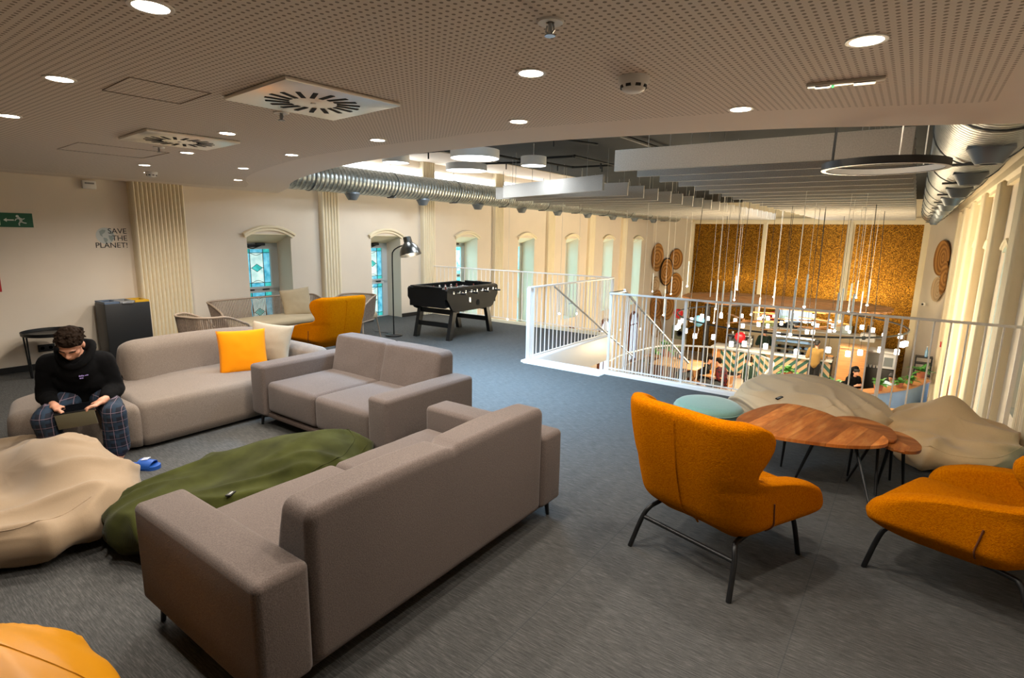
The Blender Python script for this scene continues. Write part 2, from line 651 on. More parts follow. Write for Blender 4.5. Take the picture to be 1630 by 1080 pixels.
def sash(parent, x, z0, z1, hw, gm=None):
    zc = (z0 + z1) / 2
    g = MB()
    g.box(-.004, .004, -hw, hw, -(z1 - z0) / 2, (z1 - z0) / 2)
    p = g.build('pane', gm or GLASS, parent, loc=(x, 0, zc), flat=True)
    h = (z1 - z0) / 2
    l = MB()
    for y in (-.118, .118): l.box(-.008, .012, y - .004, y + .004, -h, h)
    for z in (-h * .8, h * .8): l.box(-.008, .012, -hw, hw, z - .004, z + .004)
    for sy in (-1, 1):
        for sz in (-1, 1): l.tube([(.006, sy * .0, sz * .066), (.006, sy * .095, 0)], .004, 5)
        l.tube([(.006, sy * .095, 0), (.006, sy * .118, 0)], .004, 5)
        l.tube(spline([(.006, -.11, sy * h * .79), (.006, 0, sy * h * .67), (.006, .11, sy * h * .79)], 5), .004, 5)
        l.tube([(.006, 0, sy * h * .67), (.006, 0, sy * .066)], .003, 5) if 0 else None
    l.build('leading', LEAD, p, flat=True)
    f = MB()
    b = .035
    f.box(-.02, .035, -hw - b, -hw, z0 - b, z1 + b); f.box(-.02, .035, hw, hw + b, z0 - b, z1 + b)
    f.box(-.02, .035, -hw, hw, z0 - b, z0); f.box(-.02, .035, -hw, hw, z1, z1 + b)
    f.build('sash', WFRAME, parent, loc=(x, 0, 0), flat=True)
def arch_hood(parent, x, side):
    # segmental cream hood moulding over the recess
    m = MB()
    R, half = .85, .46
    a = math.asin(half / R)
    zc = 1.84 - R
    prof = [(0, -.085), (.03, -.085), (.035, -.05), (.06, -.038), (.065, -.012), (.045, 0), (0, 0)]
    def f(u, v):
        t = PI / 2 + a - 2 * a * u
        k = v * (len(prof) - 1)
        i = min(int(k + 1e-6), len(prof) - 1)
        dx, dr = prof[i]
        return (x + side * dx, (R + dr) * math.cos(t), zc + (R + dr) * math.sin(t))
    g = m.grid(f, 17, len(prof))
    m.b.faces.new([v for v in g[0]]); m.b.faces.new([v for v in g[-1]][::-1])
    m.build('hood', CREAM, parent, angle=30)
def make_window(low, side):
    xf = XL if side > 0 else XR
    xg = xf - side * .44
    r = bpy.data.objects.new('window_1', None)
    COL.objects.link(r)
    r['kind'] = 'structure'
    m = MB()
    hw = HW - .0
    for y0, y1, z0, z1 in ((-hw, -hw + .11, low, 1.6), (hw - .11, hw, low, 1.6), (-hw, hw, 1.47, 1.56)):
        m.box(min(xg - side * .05, xg + side * .02), max(xg - side * .05, xg + side * .02), y0, y1, z0, z1)
    zs = [(1.44, .80), (.70, .02)] if low > -.1 else [(1.44, .80), (.70, .0), (-.1, -.72)]
    for _, z in zs: m.box(min(xg - side * .05, xg + side * .02), max(xg - side * .05, xg + side * .02), -hw, hw, z - .09, z - .03)
    m.build('frame', WFRAME, r, flat=True)
    for z1, z0 in zs: sash(r, xg, z0, z1, .235, GLASS if low > -.1 else GLASSH)
    m = MB()
    m.box(min(xg, xg + side * .05), max(xg, xg + side * .05), -.27, .04, 1.475, 1.53, .01)
    m.box(min(xg, xg + side * .07), max(xg, xg + side * .07), -.02, .14, 1.50, 1.54, .008)
    m.tube([(xg + side * .05, -.24, 1.49), (xg + side * .09, -.1, 1.45), (xg + side * .05, .12, 1.52)], .008, 6)
    m.build('closer', BLACK, r)
    m = MB()
    for y in (-.15, .12): m.box(min(xg + side * .03, xg + side * .055), max(xg + side * .03, xg + side * .055), y - .06, y + .06, .742, .76, .004)
    m.build('handle', BLACK, r)
    arch_hood(r, xf, side)
    # cream soffit under the hood
    m = MB()
    m.prism([(xf, HEAD - .012), (xf, HEAD - .001), (xg, HEAD - .001), (xg, 1.535)], -HW + .001, HW - .001, Matrix(((1, 0, 0, 0), (0, 0, -1, 0), (0, 1, 0, 0), (0, 0, 0, 1))))
    m.build('head', CREAM, r, flat=True)
    return r
w0 = make_window(0, 1); w0.location = (0, WIN_Y[0], 0)
c = copy_tree(w0); c.location = (0, WIN_Y[1], 0); c.name = 'window_2'
w1 = make_window(-.8, 1); w1.location = (0, WIN_Y[2], 0); w1.name = 'window_3'
for k in range(3, 7): c = copy_tree(w1); c.location = (0, WIN_Y[k], 0); c.name = 'window_%d' % (k + 1)
w2 = make_window(-.8, -1); w2.location = (0, WIN_Y[2], 0); w2.name = 'window_8'
for k in range(3, 7): c = copy_tree(w2); c.location = (0, WIN_Y[k], 0); c.name = 'window_%d' % (k + 6)
w3 = make_window(0, -1); w3.location = (0, WIN_Y[1], 0); w3.name = 'window_13'
c = copy_tree(w3); c.location = (0, WIN_Y[0], 0); c.name = 'window_14'

# lower windows of the hall: brown arched frames with daylight behind
PANE = emit('lower_pane', (.42, .68, .95), .9)
def low_window(idx, yc, side):
    xf = XL if side > 0 else XR
    r = bpy.data.objects.new('window_%d' % idx, None)
    COL.objects.link(r); r['kind'] = 'structure'
    poly = [(-.42, -3.1), (.42, -3.1)] + arc(0, -1.5, .42, 0, PI, 12)
    inn = [(-.34, -3.0), (.34, -3.0)] + arc(0, -1.5, .34, 0, PI, 12)
    M = Matrix(((0, 0, side, xf), (1, 0, 0, 0), (0, 1, 0, 0), (0, 0, 0, 1)))
    m = MB()
    k = len(poly)
    for z0 in (0, .07):
        A = [m.b.verts.new((*p, z0)) for p in poly]; B = [m.b.verts.new((*p, z0)) for p in inn]
        for i in range(k): m.b.faces.new((A[i], A[(i + 1) % k], B[(i + 1) % k], B[i]))
    m.b.verts.ensure_lookup_table()
    n0 = m.b.verts[:]
    for off in (0, k):
        for i in range(k): m.b.faces.new((n0[off + i], n0[off + (i + 1) % k], n0[2 * k + off + (i + 1) % k], n0[2 * k + off + i]))
    m.b.transform(M)
    m.build('frame', BROWNW, r)
    m = MB(); m.prism(inn, .01, .03, M); m.build('pane', PANE, r, flat=True)
    m = MB(); m.box(min(xf, xf + side * .05), max(xf, xf + side * .05), -.02, .02, -3, -1.1); m.box(min(xf, xf + side * .05), max(xf, xf + side * .05), -.34, .34, -1.62, -1.58)
    m.build('mullion', BROWNW, r, flat=True)
    r.location = (0, yc, 0)
for i, k in enumerate(range(2, 7)):
    low_window(20 + i, WIN_Y[k], 1)
    low_window(26 + i, WIN_Y[k], -1)

# ------------------------------------------------------------------ ceilings
EDGE = spline([(-8.65, 5.3, 0), (-7.4, 4.72, 0), (-6.77, 4.34, 0), (-5.85, 3.9, 0), (-4.4, 3.39, 0), (-3.42, 3.2, 0), (-2.7, 3.16, 0), (-1.93, 3.2, 0), (-.82, 3.44, 0), (-.24, 3.66, 0), (.37, 3.93, 0), (1.03, 4.28, 0)], 5)
poly = [(p.x, p.y) for p in EDGE] + [(XR, -2), (XL, -2)]
m = MB(); m.prism(poly, ZC, ZC + .1)
m.struct('ceiling_low', PLASTER, flat=True)
# perforated field, set in from the curved edge
inner = [(p.x, p.y - .42 - .18 * min(1, abs(p.x + 2.9) / 3.5)) for p in EDGE if -8.0 < p.x < .2]
poly = [(-8.1, inner[0][1] - .3)] + inner + [(.2, inner[-1][1]), (.2, -1.9), (-8.1, -1.9)]
m = MB(); m.prism(poly, ZC - .004, ZC + .002)
m.struct('ceiling_perforated', PERF, flat=True)
m = MB()
for a, b in zip(EDGE, EDGE[1:]): m.quad([(a.x, a.y - .02, ZC + .1), (b.x, b.y - .02, ZC + .1), (b.x, b.y - .02, ZM), (a.x, a.y - .02, ZM)])
m.struct('ceiling_fascia', PLASTER)
m = MB()
for a, b in zip(EDGE, EDGE[1:]):
    if a.x > -3.2: m.quad([(a.x, a.y - .01, 2.56), (b.x, b.y - .01, 2.56), (b.x, b.y - .01, 2.60), (a.x, a.y - .01, 2.60)])
m.struct('trim_added_glow', emit('added_glow_strip', (1, .86, .68), 32))  # unseen glowing strip added on the fascia to warm the first baffles
m = MB(); m.box(XL - .5, XR + .5, -2, YG + .3, ZM, ZM + .15)
m.struct('ceiling_high', CONC, flat=True)
# bright clerestory glazing above the duct
m = MB()
m.box(XL, XL + .03, 5.4, 15, 2.74, 3.06)
m.struct('window_40', emit('clerestory_glass', (.93, .97, 1), 5), flat=True)
m = MB()
m.box(-3.75, -2.95, 16.5, 21.5, ZM - .03, ZM - .001)
m.struct('window_41', emit('skylight_glass', (.95, .98, 1), 6), flat=True)
# skylight over the stair head, just beyond the low ceiling's edge
m = MB()
m.box(-5.0, -3.1, 4.5, 5.3, ZM - .03, ZM - .001)
m.struct('window_42', emit('skylight_blue', (.5, .76, 1), 5), flat=True)
sky = light('skylight_daylight', 'AREA', (-4.05, 4.9, ZM - .05), 170, (.40, .68, 1), 1.8, size_y=.7)
sky.data.spread = math.radians(95)
m = MB(); m.box(XL, -7.3, 4.6, 16, ZM - .02, ZM - .001); m.struct('ceiling_margin', PLASTER, flat=True)
# ------------------------------------------------------------------ ceiling lamps
LAMP = emit('downlight_lens', (1, .97, .92), 14)
def downlight(x, y, label):
    t = thing('downlight', label, 'ceiling light', (x, y, ZC), 0, 'recessed downlights in the low ceiling')
    return t
rows = [('{} from the window wall in the row nearest the ceiling edge', [(-6.84, 3.68), (-5.5, 3.02), (-4.17, 2.7), (-2.98, 2.57), (-1.82, 2.55), (-.75, 2.85)]),
        ('{} from the window wall in the middle ceiling row', [(-6.93, 2.73), (-6.17, 2.4), (-4.84, 2.2), (-3.64, 1.91), (-2.375, 1.9), (-1.26, 1.84), (-.2, 2.1)]),
        ('{} from the window wall in the row farthest from the hall', [(-4.2, .975), (-2.97, .87), (-1.8, .756)])]
for ph, pts in rows:
    for i, (x, y) in enumerate(pts):
        t = downlight(x, y, 'recessed downlight, ' + ph.format(ORD[i]))
        m = MB(); m.lathe([(.046, .004), (.046, -.008), (.058, -.008), (.06, .001)], 24, caps=False); m.build('rim', WHITEP, t)
        m = MB(); m.lathe([(0, -.004), (.046, -.004)], 24, caps=False); m.build('lens', LAMP, t)
        light('downlight_lamp', 'SPOT', (0, 0, -.03), E_DOWN, (1, .90, .79), .05, parent=t, spot=2.75, blend=.7)
# ------------------------------------------------------------------ sofas
SOFA = fabric('taupe_upholstery', '60554f', .30, 190, .3)
SOFAL = fabric('beige_upholstery', '7d7166', .26, 190, .3)
PIPE = plain('sofa_rail', '4a3d36', .7)
def wrinkle(p, amp, sc=4, seed=0):
    return amp * noise.noise(V((p.x * sc + seed, p.y * sc, p.z * sc)))
def square_sofa(label, W, D, loc, rz, mat):
    # local frame: the sofa faces -Y, base on the floor
    t = thing('sofa', label, 'sofa', loc, rz)
    at, ah, bh, sh, cl = .215, .575, .765, .435, .115
    for sx in (-1, 1):
        m = MB()
        m.rbox((sx * (W / 2 - at / 2), 0, (ah + cl) / 2), (at, D, ah - cl), .03, (.004, .006, .008), 4)
        m.build('arm', mat, t, angle=180)
    iw = (W - 2 * at) / 2
    m = MB()
    def groove(x): return math.exp(-(x / .016) ** 2)
    def fb(p):
        # the front face leans back towards the top and is crowned; a seam divides it in two
        q = V(p)
        k = max(0, min(1, (q.z + .16) / .45))
        wgt = (.15 - q.y) / .3
        crown = .014 * max(0, 1 - ((abs(q.x) - iw / 2) / (iw / 2)) ** 2)
        q.y += wgt * (.11 * k - crown + .022 * groove(q.x)) + wgt * wrinkle(q, .005, 7)
        if q.z > .2: q.z += (crown * .5 - .012 * groove(q.x)) * min(1, (q.z - .2) / .1)
        return q
    m.rbox((0, D / 2 - .15, (bh + cl) / 2), (2 * iw + .002, .30, bh - cl), .05, (0, 0, 0), 44, 4, fb)
    m.build('backrest', mat, t, angle=180)
    for sx in (-1, 1):
        m = MB()
        def fs(p, sx=sx):
            q = V(p)
            if q.z > 0: q.z += wrinkle(q, .005, 4, 3 + sx)
            return q
        m.rbox((sx * iw / 2, -.09, (sh + cl) / 2 + .02), (iw + .002, D - .23, sh - cl - .04), .045, (0, .012, .014), 7, 4, fs)
        m.build('seat', mat, t, angle=180)
    m = MB()
    m.box(-W / 2 + .03, W / 2 - .03, -D / 2 + .03, D / 2 - .03, cl - .005, cl + .03, .004)
    m.build('base', PIPE, t)
    for sx in (-1, 1):
        for sy in (-1, 1):
            m = MB()
            m.tube([(sx * (W / 2 - .06), sy * (D / 2 - .07), cl), (sx * (W / 2 - .05), sy * (D / 2 - .06), 0)], [.017, .011], 8)
            m.build('leg', BLACK, t)
    return t
fs = square_sofa('taupe two-seat sofa seen from behind, back turned to the orange armchairs', 2.0, .98, (-2.13, 1.835, 0), -PI / 2, SOFA)
ls = square_sofa('taupe two-seat sofa with its seat open to the room, beside the yellow cushion', 1.82, .96, (-3.81, 3.0, 0), 0, SOFA)

# beige low lounge sofa built of rounded modules along the window side
def slab_cushion(m, poly, z0, z1, r, bul=.012, n=6):
    # polygon footprint with vertical corners already rounded in the outline; soft upper edge
    P = [V((x, y, 0)) for x, y in poly]
    # round the corners of the outline
    out = []
    k = len(P)
    for i in range(k):
        a, b, c = P[i - 1], P[i], P[(i + 1) % k]
        rr = min(.075, (a - b).length * .4, (c - b).length * .4)
        p0 = b + (a - b).normalized() * rr
        p1 = b + (c - b).normalized() * rr
        for j in range(n + 1):
            t = j / n
            out.append((1 - t) ** 2 * p0 + 2 * t * (1 - t) * b + t * t * p1)
    # resample densely
    dense = []
    for a, b in zip(out, out[1:] + out[:1]):
        s = max(1, int((b - a).length / .07))
        for j in range(s): dense.append(a.lerp(b, j / s))
    c = sum(dense, V()) / len(dense)
    prof = [(0, z0)] + [(0, lerp(z0, z1 - r, i / 4)) for i in range(1, 5)] + [(r * (1 - math.cos(PI / 2 * i / 6)), z1 - r + r * math.sin(PI / 2 * i / 6)) for i in range(1, 7)]
    rows = []
    for ins, z in prof:
        row = []
        for p in dense:
            d = (c - p)
            L = d.length
            side = bul * math.sin(PI * min(1, (z - z0) / (z1 - z0))) if z < z1 - .001 else 0
            row.append(m.b.verts.new(p + d / L * (ins - side) + V((0, 0, z))))
        rows.append(row)
    for i in range(1, 6):
        row = []
        f = i / 6
        for v in rows[len(prof) - 1]:
            q = v.co.lerp(V((c.x, c.y, z1)), f)
            q.z = z1 + bul * 1.6 * math.sin(PI / 2 * f) + .006 * noise.noise(V((q.x * 5, q.y * 5, 1)))
            row.append(m.b.verts.new(q))
        rows.append(row)
    K = len(dense)
    for A, B in zip(rows, rows[1:]):
        for j in range(K): m.b.faces.new((A[j], A[(j + 1) % K], B[(j + 1) % K], B[j]))
    tip = m.b.verts.new((c.x, c.y, z1 + bul * 1.6))
    for j in range(K): m.b.faces.new((rows[-1][j], rows[-1][(j + 1) % K], tip))
    m.b.faces.new(rows[0][::-1])
t = thing('lounge_sofa', 'long beige lounge sofa on which the person sits, yellow cushion on it', 'sofa', (-5.3, 2.4, 0))
def L(*pts): return [(x + 5.3, y - 2.4) for x, y in pts]
m = MB(); slab_cushion(m, L((-4.79, 1.67), (-5.27, .96), (-5.8, 1.1), (-6.2, 1.72)), .035, .37, .06)
m.build('ottoman', SOFAL, t, angle=180)
m = MB(); slab_cushion(m, L((-4.80, 1.66), (-4.84, 3.42), (-6.0, 3.42), (-6.16, 1.74)), .035, .385, .06)
m.build('seat', SOFAL, t, angle=180)
def backrest():
    # thick rounded wall following the rear of the seat, curling forward at its far end
    path = spline([(-5.72, 1.86, 0), (-5.80, 2.3, 0), (-5.80, 2.8, 0), (-5.66, 3.12, 0), (-5.40, 3.30, 0)], 8)
    m = MB()
    n = len(path)
    def top(u): return .735 - .04 * sstep(.62, 1, u)
    prof = []
    def f(u, v):
        i = min(int(u * (n - 1)), n - 2)
        k = u * (n - 1) - i
        p = path[i].lerp(path[i + 1], k)
        d = (path[i + 1] - path[i]).normalized()
        nn = V((d.y, -d.x, 0))
        # section: start front-bottom, up, over, down the rear
        e = min(1, min(u, 1 - u) / .10)
        e = math.sqrt(max(0, 1 - (1 - e) ** 2))
        th = .13 * (.35 + .65 * e)
        h = top(u) * (.9 + .1 * e)
        a = v * PI
        if v < .3: y, z = 1, lerp(.2, h - .11, v / .3)
        elif v < .7:
            q = (v - .3) / .4 * PI
            y, z = math.cos(q), h - .11 + .11 * math.sin(q)
        else: y, z = -1, lerp(h - .11, .05, (v - .7) / .3)
        lean = .10 * (1 - z / h) if y > 0 else -.05 * (1 - z / h)
        return p + nn * (th * y + lean) + V((5.3, -2.4, z))
    g = m.grid(f, 48, 30)
    for e in (g[0], g[-1]):
        c = m.b.verts.new(sum((v.co for v in e), V()) / len(e))
        for a, b in zip(e, e[1:]): m.b.faces.new((a, b, c))
    return m
backrest().build('backrest', SOFAL, t, angle=180)
m = MB()
m.rbox((0, 0, 0), (.92, .2, .5), .09, (.01, .01, .01), 5)
m.build('arm', SOFAL, t, loc=(-.06, 1.02, .30), rz=.02, angle=180)
m = MB(); m.prism(L((-4.88, 1.7), (-5.3, 1.06), (-5.75, 1.15), (-6.1, 1.75), (-5.98, 3.36), (-4.9, 3.36)), 0, .045)
m.build('plinth', BLACKP, t, flat=True)

# ------------------------------------------------------------------ cushions
def cushion(label, mat, size, th, loc, rot, pinch=.10, name='cushion', group=None, seed=0):
    m = MB()
    def half(sg):
        def f(u, v):
            x, y = 2 * u - 1, 2 * v - 1
            k = max(0, (1 - x * x) * (1 - y * y))
            z = sg * th / 2 * k ** .45
            z += .006 * noise.noise(V((x * 3 + seed, y * 3, sg))) * k ** .3
            sx = x * (1 - pinch * (1 - y * y) ** 1)
            sy = y * (1 - pinch * (1 - x * x) ** 1)
            return (sx * size / 2, z, sy * size / 2)
        return f
    m.grid(half(1), 22, 22); m.grid(half(-1), 22, 22)
    bmesh.ops.remove_doubles(m.b, verts=m.b.verts[:], dist=1e-4)
    o = m.build(name, mat, angle=180)
    o.location = loc
    o.rotation_euler = rot
    return tag(o, label, 'cushion', group)
YEL = fabric('marigold_cotton', 'e88c06', .12, 420, .2, sheen=.05)
LINEN = fabric('linen_cotton', 'a89a84', .12, 420, .25, sheen=.05)
cushion('marigold yellow cushion leaning on the backrest of the beige sofa', YEL, .44, .14, (-5.23, 2.74, .575), (math.radians(-17), 0, math.radians(68)), .05)
cushion('pale linen cushion standing behind the yellow cushion on the sofa', LINEN, .42, .13, (-5.33, 3.09, .60), (math.radians(-14), math.radians(8), math.radians(42)), .08, seed=4)

# ------------------------------------------------------------------ bean bags
def beanbag(label, mat, W, D, H, loc, rz, prof, seed=0, wr=.02, ex=.75, nu=150, nv=84, flat=.5, fold=9, dirn=(1, .45), seams=(), strips=(), sharp=3):
    # prof(x, y) in -1..1 raises or lowers the crown over the footprint
    t = thing('beanbag', label, 'beanbag', loc, rz)
    def ridge(q): return max(0, 1 - abs(noise.noise(q)) * 1.9) ** sharp
    def f(u, v, out=0):
        a = 2 * PI * u
        b = PI * v                         # 0 = crown, PI = underside
        ca, sa = math.cos(a), math.sin(a)
        sb = abs(math.sin(b)) ** ex
        x = math.copysign(abs(ca) ** .82, ca) * sb
        y = math.copysign(abs(sa) ** .82, sa) * sb
        cb = math.cos(b)
        z = math.copysign(abs(cb) ** .8, cb)
        h = prof(x, y)
        zz = H * flat * h + (z * H * (1 - flat) * h if z > 0 else z * H * flat * h)
        p = V((x * W / 2, y * D / 2, zz))
        # long soft folds along dirn, warped, plus finer gathers on the flanks
        wv = noise.noise_vector(V((p.x * 1.6 + seed, p.y * 1.6, p.z * 1.6))) * .35
        q = V((p.x, p.y, p.z)) + wv
        al = q.x * dirn[0] + q.y * dirn[1]
        ac = -q.x * dirn[1] + q.y * dirn[0]
        r1 = ridge(V((al * 1.1 + seed, ac * 3.4, q.z * 3.4)))
        r2 = ridge(V((al * 2.2 + seed * 2, ac * fold, q.z * fold)))
        lo = noise.noise(V((p.x * 2 + seed, p.y * 2, 3)))
        flank = min(1, .25 + sb * sb * 1.1)
        k = wr * (lo * .9 + r1 * 2.0 * flank + r2 * .28 * flank * flank) + out
        d = V((x / W, y / D, z / H * .8))
        if d.length > 0: p += d.normalized() * k
        p.z = max(p.z, .002)
        return p
    m = MB()
    m.grid(f, nu, nv, cu=True)
    bmesh.ops.remove_doubles(m.b, verts=m.b.verts[:], dist=1e-5)
    c = m.build('cover', mat, t, angle=180, mods=[('SMOOTH', dict(factor=.5, iterations=3))])
    for u0, u1, v0, v1 in seams:
        m = MB(); m.tube([f(lerp(u0, u1, i / 60), lerp(v0, v1, i / 60) + .006 * math.sin(i * .3), .0005) for i in range(61)], .003, 6)
        m.build('seam', mat, c)
    for u0, u1, v0, v1, wd in strips:
        m = MB()
        m.grid(lambda a, b: f(lerp(u0, u1, a) + wd * (b - .5), lerp(v0, v1, a), .006 * min(1, min(b, 1 - b) * 8)), 24, 7)
        m.build('strap', mat, c, angle=180)
    t2 = (t, f)
    return t2
CREAMB = fabric('cream_canvas', '978268', .08, 300, .15, .7, .12, .2)
BEIGEB = fabric('stone_canvas', 'cfb793', .08, 300, .15, .75, .12, .2)
TANB = fabric('tan_canvas', 'd6b688', .08, 300, .15, .75, .12, .2)
def corduroy():
    t = NT('olive_corduroy')
    v = t.coord()
    s = t.sep(v)
    rib = t.math('SINE', t.math('MULTIPLY', s[1], 1500))
    n = t.noise(v, 5, 3)
    t.col(t.ramp(n, [(.3, lin('27290f')), (.7, lin('3f421d'))]))
    t.set(.95, 0, .05, .06)
    t.bump(rib, .25, .002)
    return t.m
OLIVE = corduroy()
MUST = plain('yellow_leatherette', 'b97b02', .42, var=.08, scale=3)
def g(x, y, cx, cy, s): return math.exp(-((x - cx) ** 2 + (y - cy) ** 2) / s)
b1 = beanbag('cream canvas beanbag lying in front of the seated person', CREAMB, 1.90, 1.06, .45, (-4.36, .74, 0), .12, lambda x, y: .62 + .36 * g(x, y, .22, .5, .28) + .10 * g(x, y, .85, .3, .2) - .26 * g(x * .7, y, .1, -.12, .07) + .06 * g(x, y, .3, -.6, .15) - .16 * g(x, y, -.6, .3, .1), seed=3, wr=.026, ex=.6, seams=((.60, 1.02, .36, .33),), strips=((.80, .80, .36, .66, .014), (.70, .70, .2, .36, .012)))
b2 = beanbag('olive green corduroy beanbag on the floor between the two taupe sofas', OLIVE, .86, 1.58, .40, (-3.25, 1.74, 0), -.04, lambda x, y: .74 + .22 * g(x, y, .1, .35, .5) - .12 * g(x, y, 0, -.35, .1), seed=11, wr=.022, ex=.6, dirn=(.3, 1), seams=((-.12, .16, .36, .36), (.30, .02, .22, .30)))
b3 = beanbag('glossy mustard yellow beanbag nearest the camera beside the taupe sofa', MUST, .95, .85, .58, (-2.14, .12, 0), .3, lambda x, y: .5 + .46 * g(x, y, .15, .2, .5), seed=21, wr=.016, ex=.85, seams=((.12, .12, .04, .5), (.62, .62, .04, .5), (.9, .9, .04, .5)))
b4 = beanbag('stone coloured canvas beanbag against the railing behind the leaf tables', BEIGEB, 1.28, .90, .46, (-.66, 5.70, 0), -.02, lambda x, y: .68 + .30 * g(x, y, .0, .2, .7), seed=32, wr=.036, ex=.6, dirn=(1, -.55), seams=((.55, .95, .30, .22),))
b5 = beanbag('tan canvas beanbag with a peaked top between the railing and hall wall', TANB, .84, 1.10, .47, (.42, 5.68, 0), -.1, lambda x, y: .52 + .47 * g(x, y, -.1, .35, .2) + .1 * g(x, y, .6, .0, .3) - .1 * g(x, y, .1, -.45, .08), seed=47, wr=.038, ex=.6, dirn=(1, .1), fold=7, seams=((.55, 1.0, .40, .34),))
LABELW = plain('label_black', '0c0c0c', .6)
LABELT = plain('label_white', 'd9d9d4', .6)
def small_label(b, u, v, turn, s=1):
    # black tag with worn white lettering sewn on the cover
    t, f = b
    p = f(u, v, .006)
    n = (f(u + .004, v, .006) - p).cross(f(u, v + .004, .006) - p).normalized()
    if n.z < 0: n = -n
    x = V((math.cos(turn), math.sin(turn), 0)); x = (x - n * x.dot(n)).normalized(); y = n.cross(x)
    M = Matrix((x, y, n)).transposed().to_4x4(); M.translation = p
    m = MB(); m.box(-.036 * s, .036 * s, -.014 * s, .014 * s, -.004, .002); m.b.transform(M)
    o = m.build('brand_tag', LABELW, t, flat=True)
    m = MB()
    for i, (w_, h_) in enumerate(((.004, .012), (.006, .007), (.004, .010), (.006, .007), (.004, .007))):
        m.box((-.020 + i * .0095) * s, (-.020 + i * .0095 + w_) * s, -.005 * s, (-.005 + h_) * s, .002, .0028)
    m.b.transform(M); m.build('tag_lettering', LABELT, o, flat=True)
small_label(b2, .93, .25, 2.3)
small_label(b4, .70, .20, 1.0)
# ------------------------------------------------------------------ wing chairs
BOUCLE = None
def boucle():
    t = NT('orange_boucle')
    x = t.n('ShaderNodeTexVoronoi')
    x.inputs['Scale'].default_value = 210
    v = t.coord()
    t.l(v, x.inputs['Vector'])
    n = t.noise(v, 110, 2)
    h = t.math('ADD', t.math('MULTIPLY', x.outputs['Distance'], -1), t.math('MULTIPLY', n, .6))
    t.col(t.ramp(n, [(.3, lin('a05600')), (.7, lin('b86c00'))]))
    t.set(1, 0, .03)
    t.bump(h, .5, .004)
    return t.m
BOUCLE = boucle()
def shell_point(s, z):
    # plan path of the shell: s = arc length from the rear centre, chair faces +Y
    sg = 1 if s >= 0 else -1
    a = abs(s)
    wb, r = .155, .155                      # half width of the flat back, corner radius
    k = (z - .28) / .7
    wb += .02 * sstep(.5, .85, z)
    if a < wb: x, y, nx, ny = a, 0, 0, -1
    elif a < wb + r * PI / 2 * .92:
        t = (a - wb) / r
        x, y = wb + r * math.sin(t), r - r * math.cos(t)
        nx, ny = math.sin(t), -math.cos(t)
    else:
        t = PI / 2 * .92
        e = a - wb - r * t
        x, y = wb + r * math.sin(t) + e * math.cos(t), r - r * math.cos(t) + e * math.sin(t)
        nx, ny = math.sin(t), -math.cos(t)
    y += -.26 - .25 * max(0, z - .36) - .03 * math.sin(PI * min(1, k))
    y += .05 * (1 - min(1, (a / .35) ** 2)) * sstep(.4, .25, z)
    return V((sg * x, y, z)), V((sg * nx, ny, 0))
def half_extent(z):
    # how far the shell wraps round at each height: arms low, waist, wings, rounded top
    return interp([(.22, .50), (.245, .74), (.275, .85), (.32, .90), (.40, .92), (.46, .915), (.50, .895), (.525, .84), (.545, .74), (.56, .62), (.575, .52), (.60, .42), (.63, .385), (.67, .40), (.72, .46), (.77, .505), (.82, .515), (.86, .49), (.89, .43), (.91, .37), (.925, .28)], z)
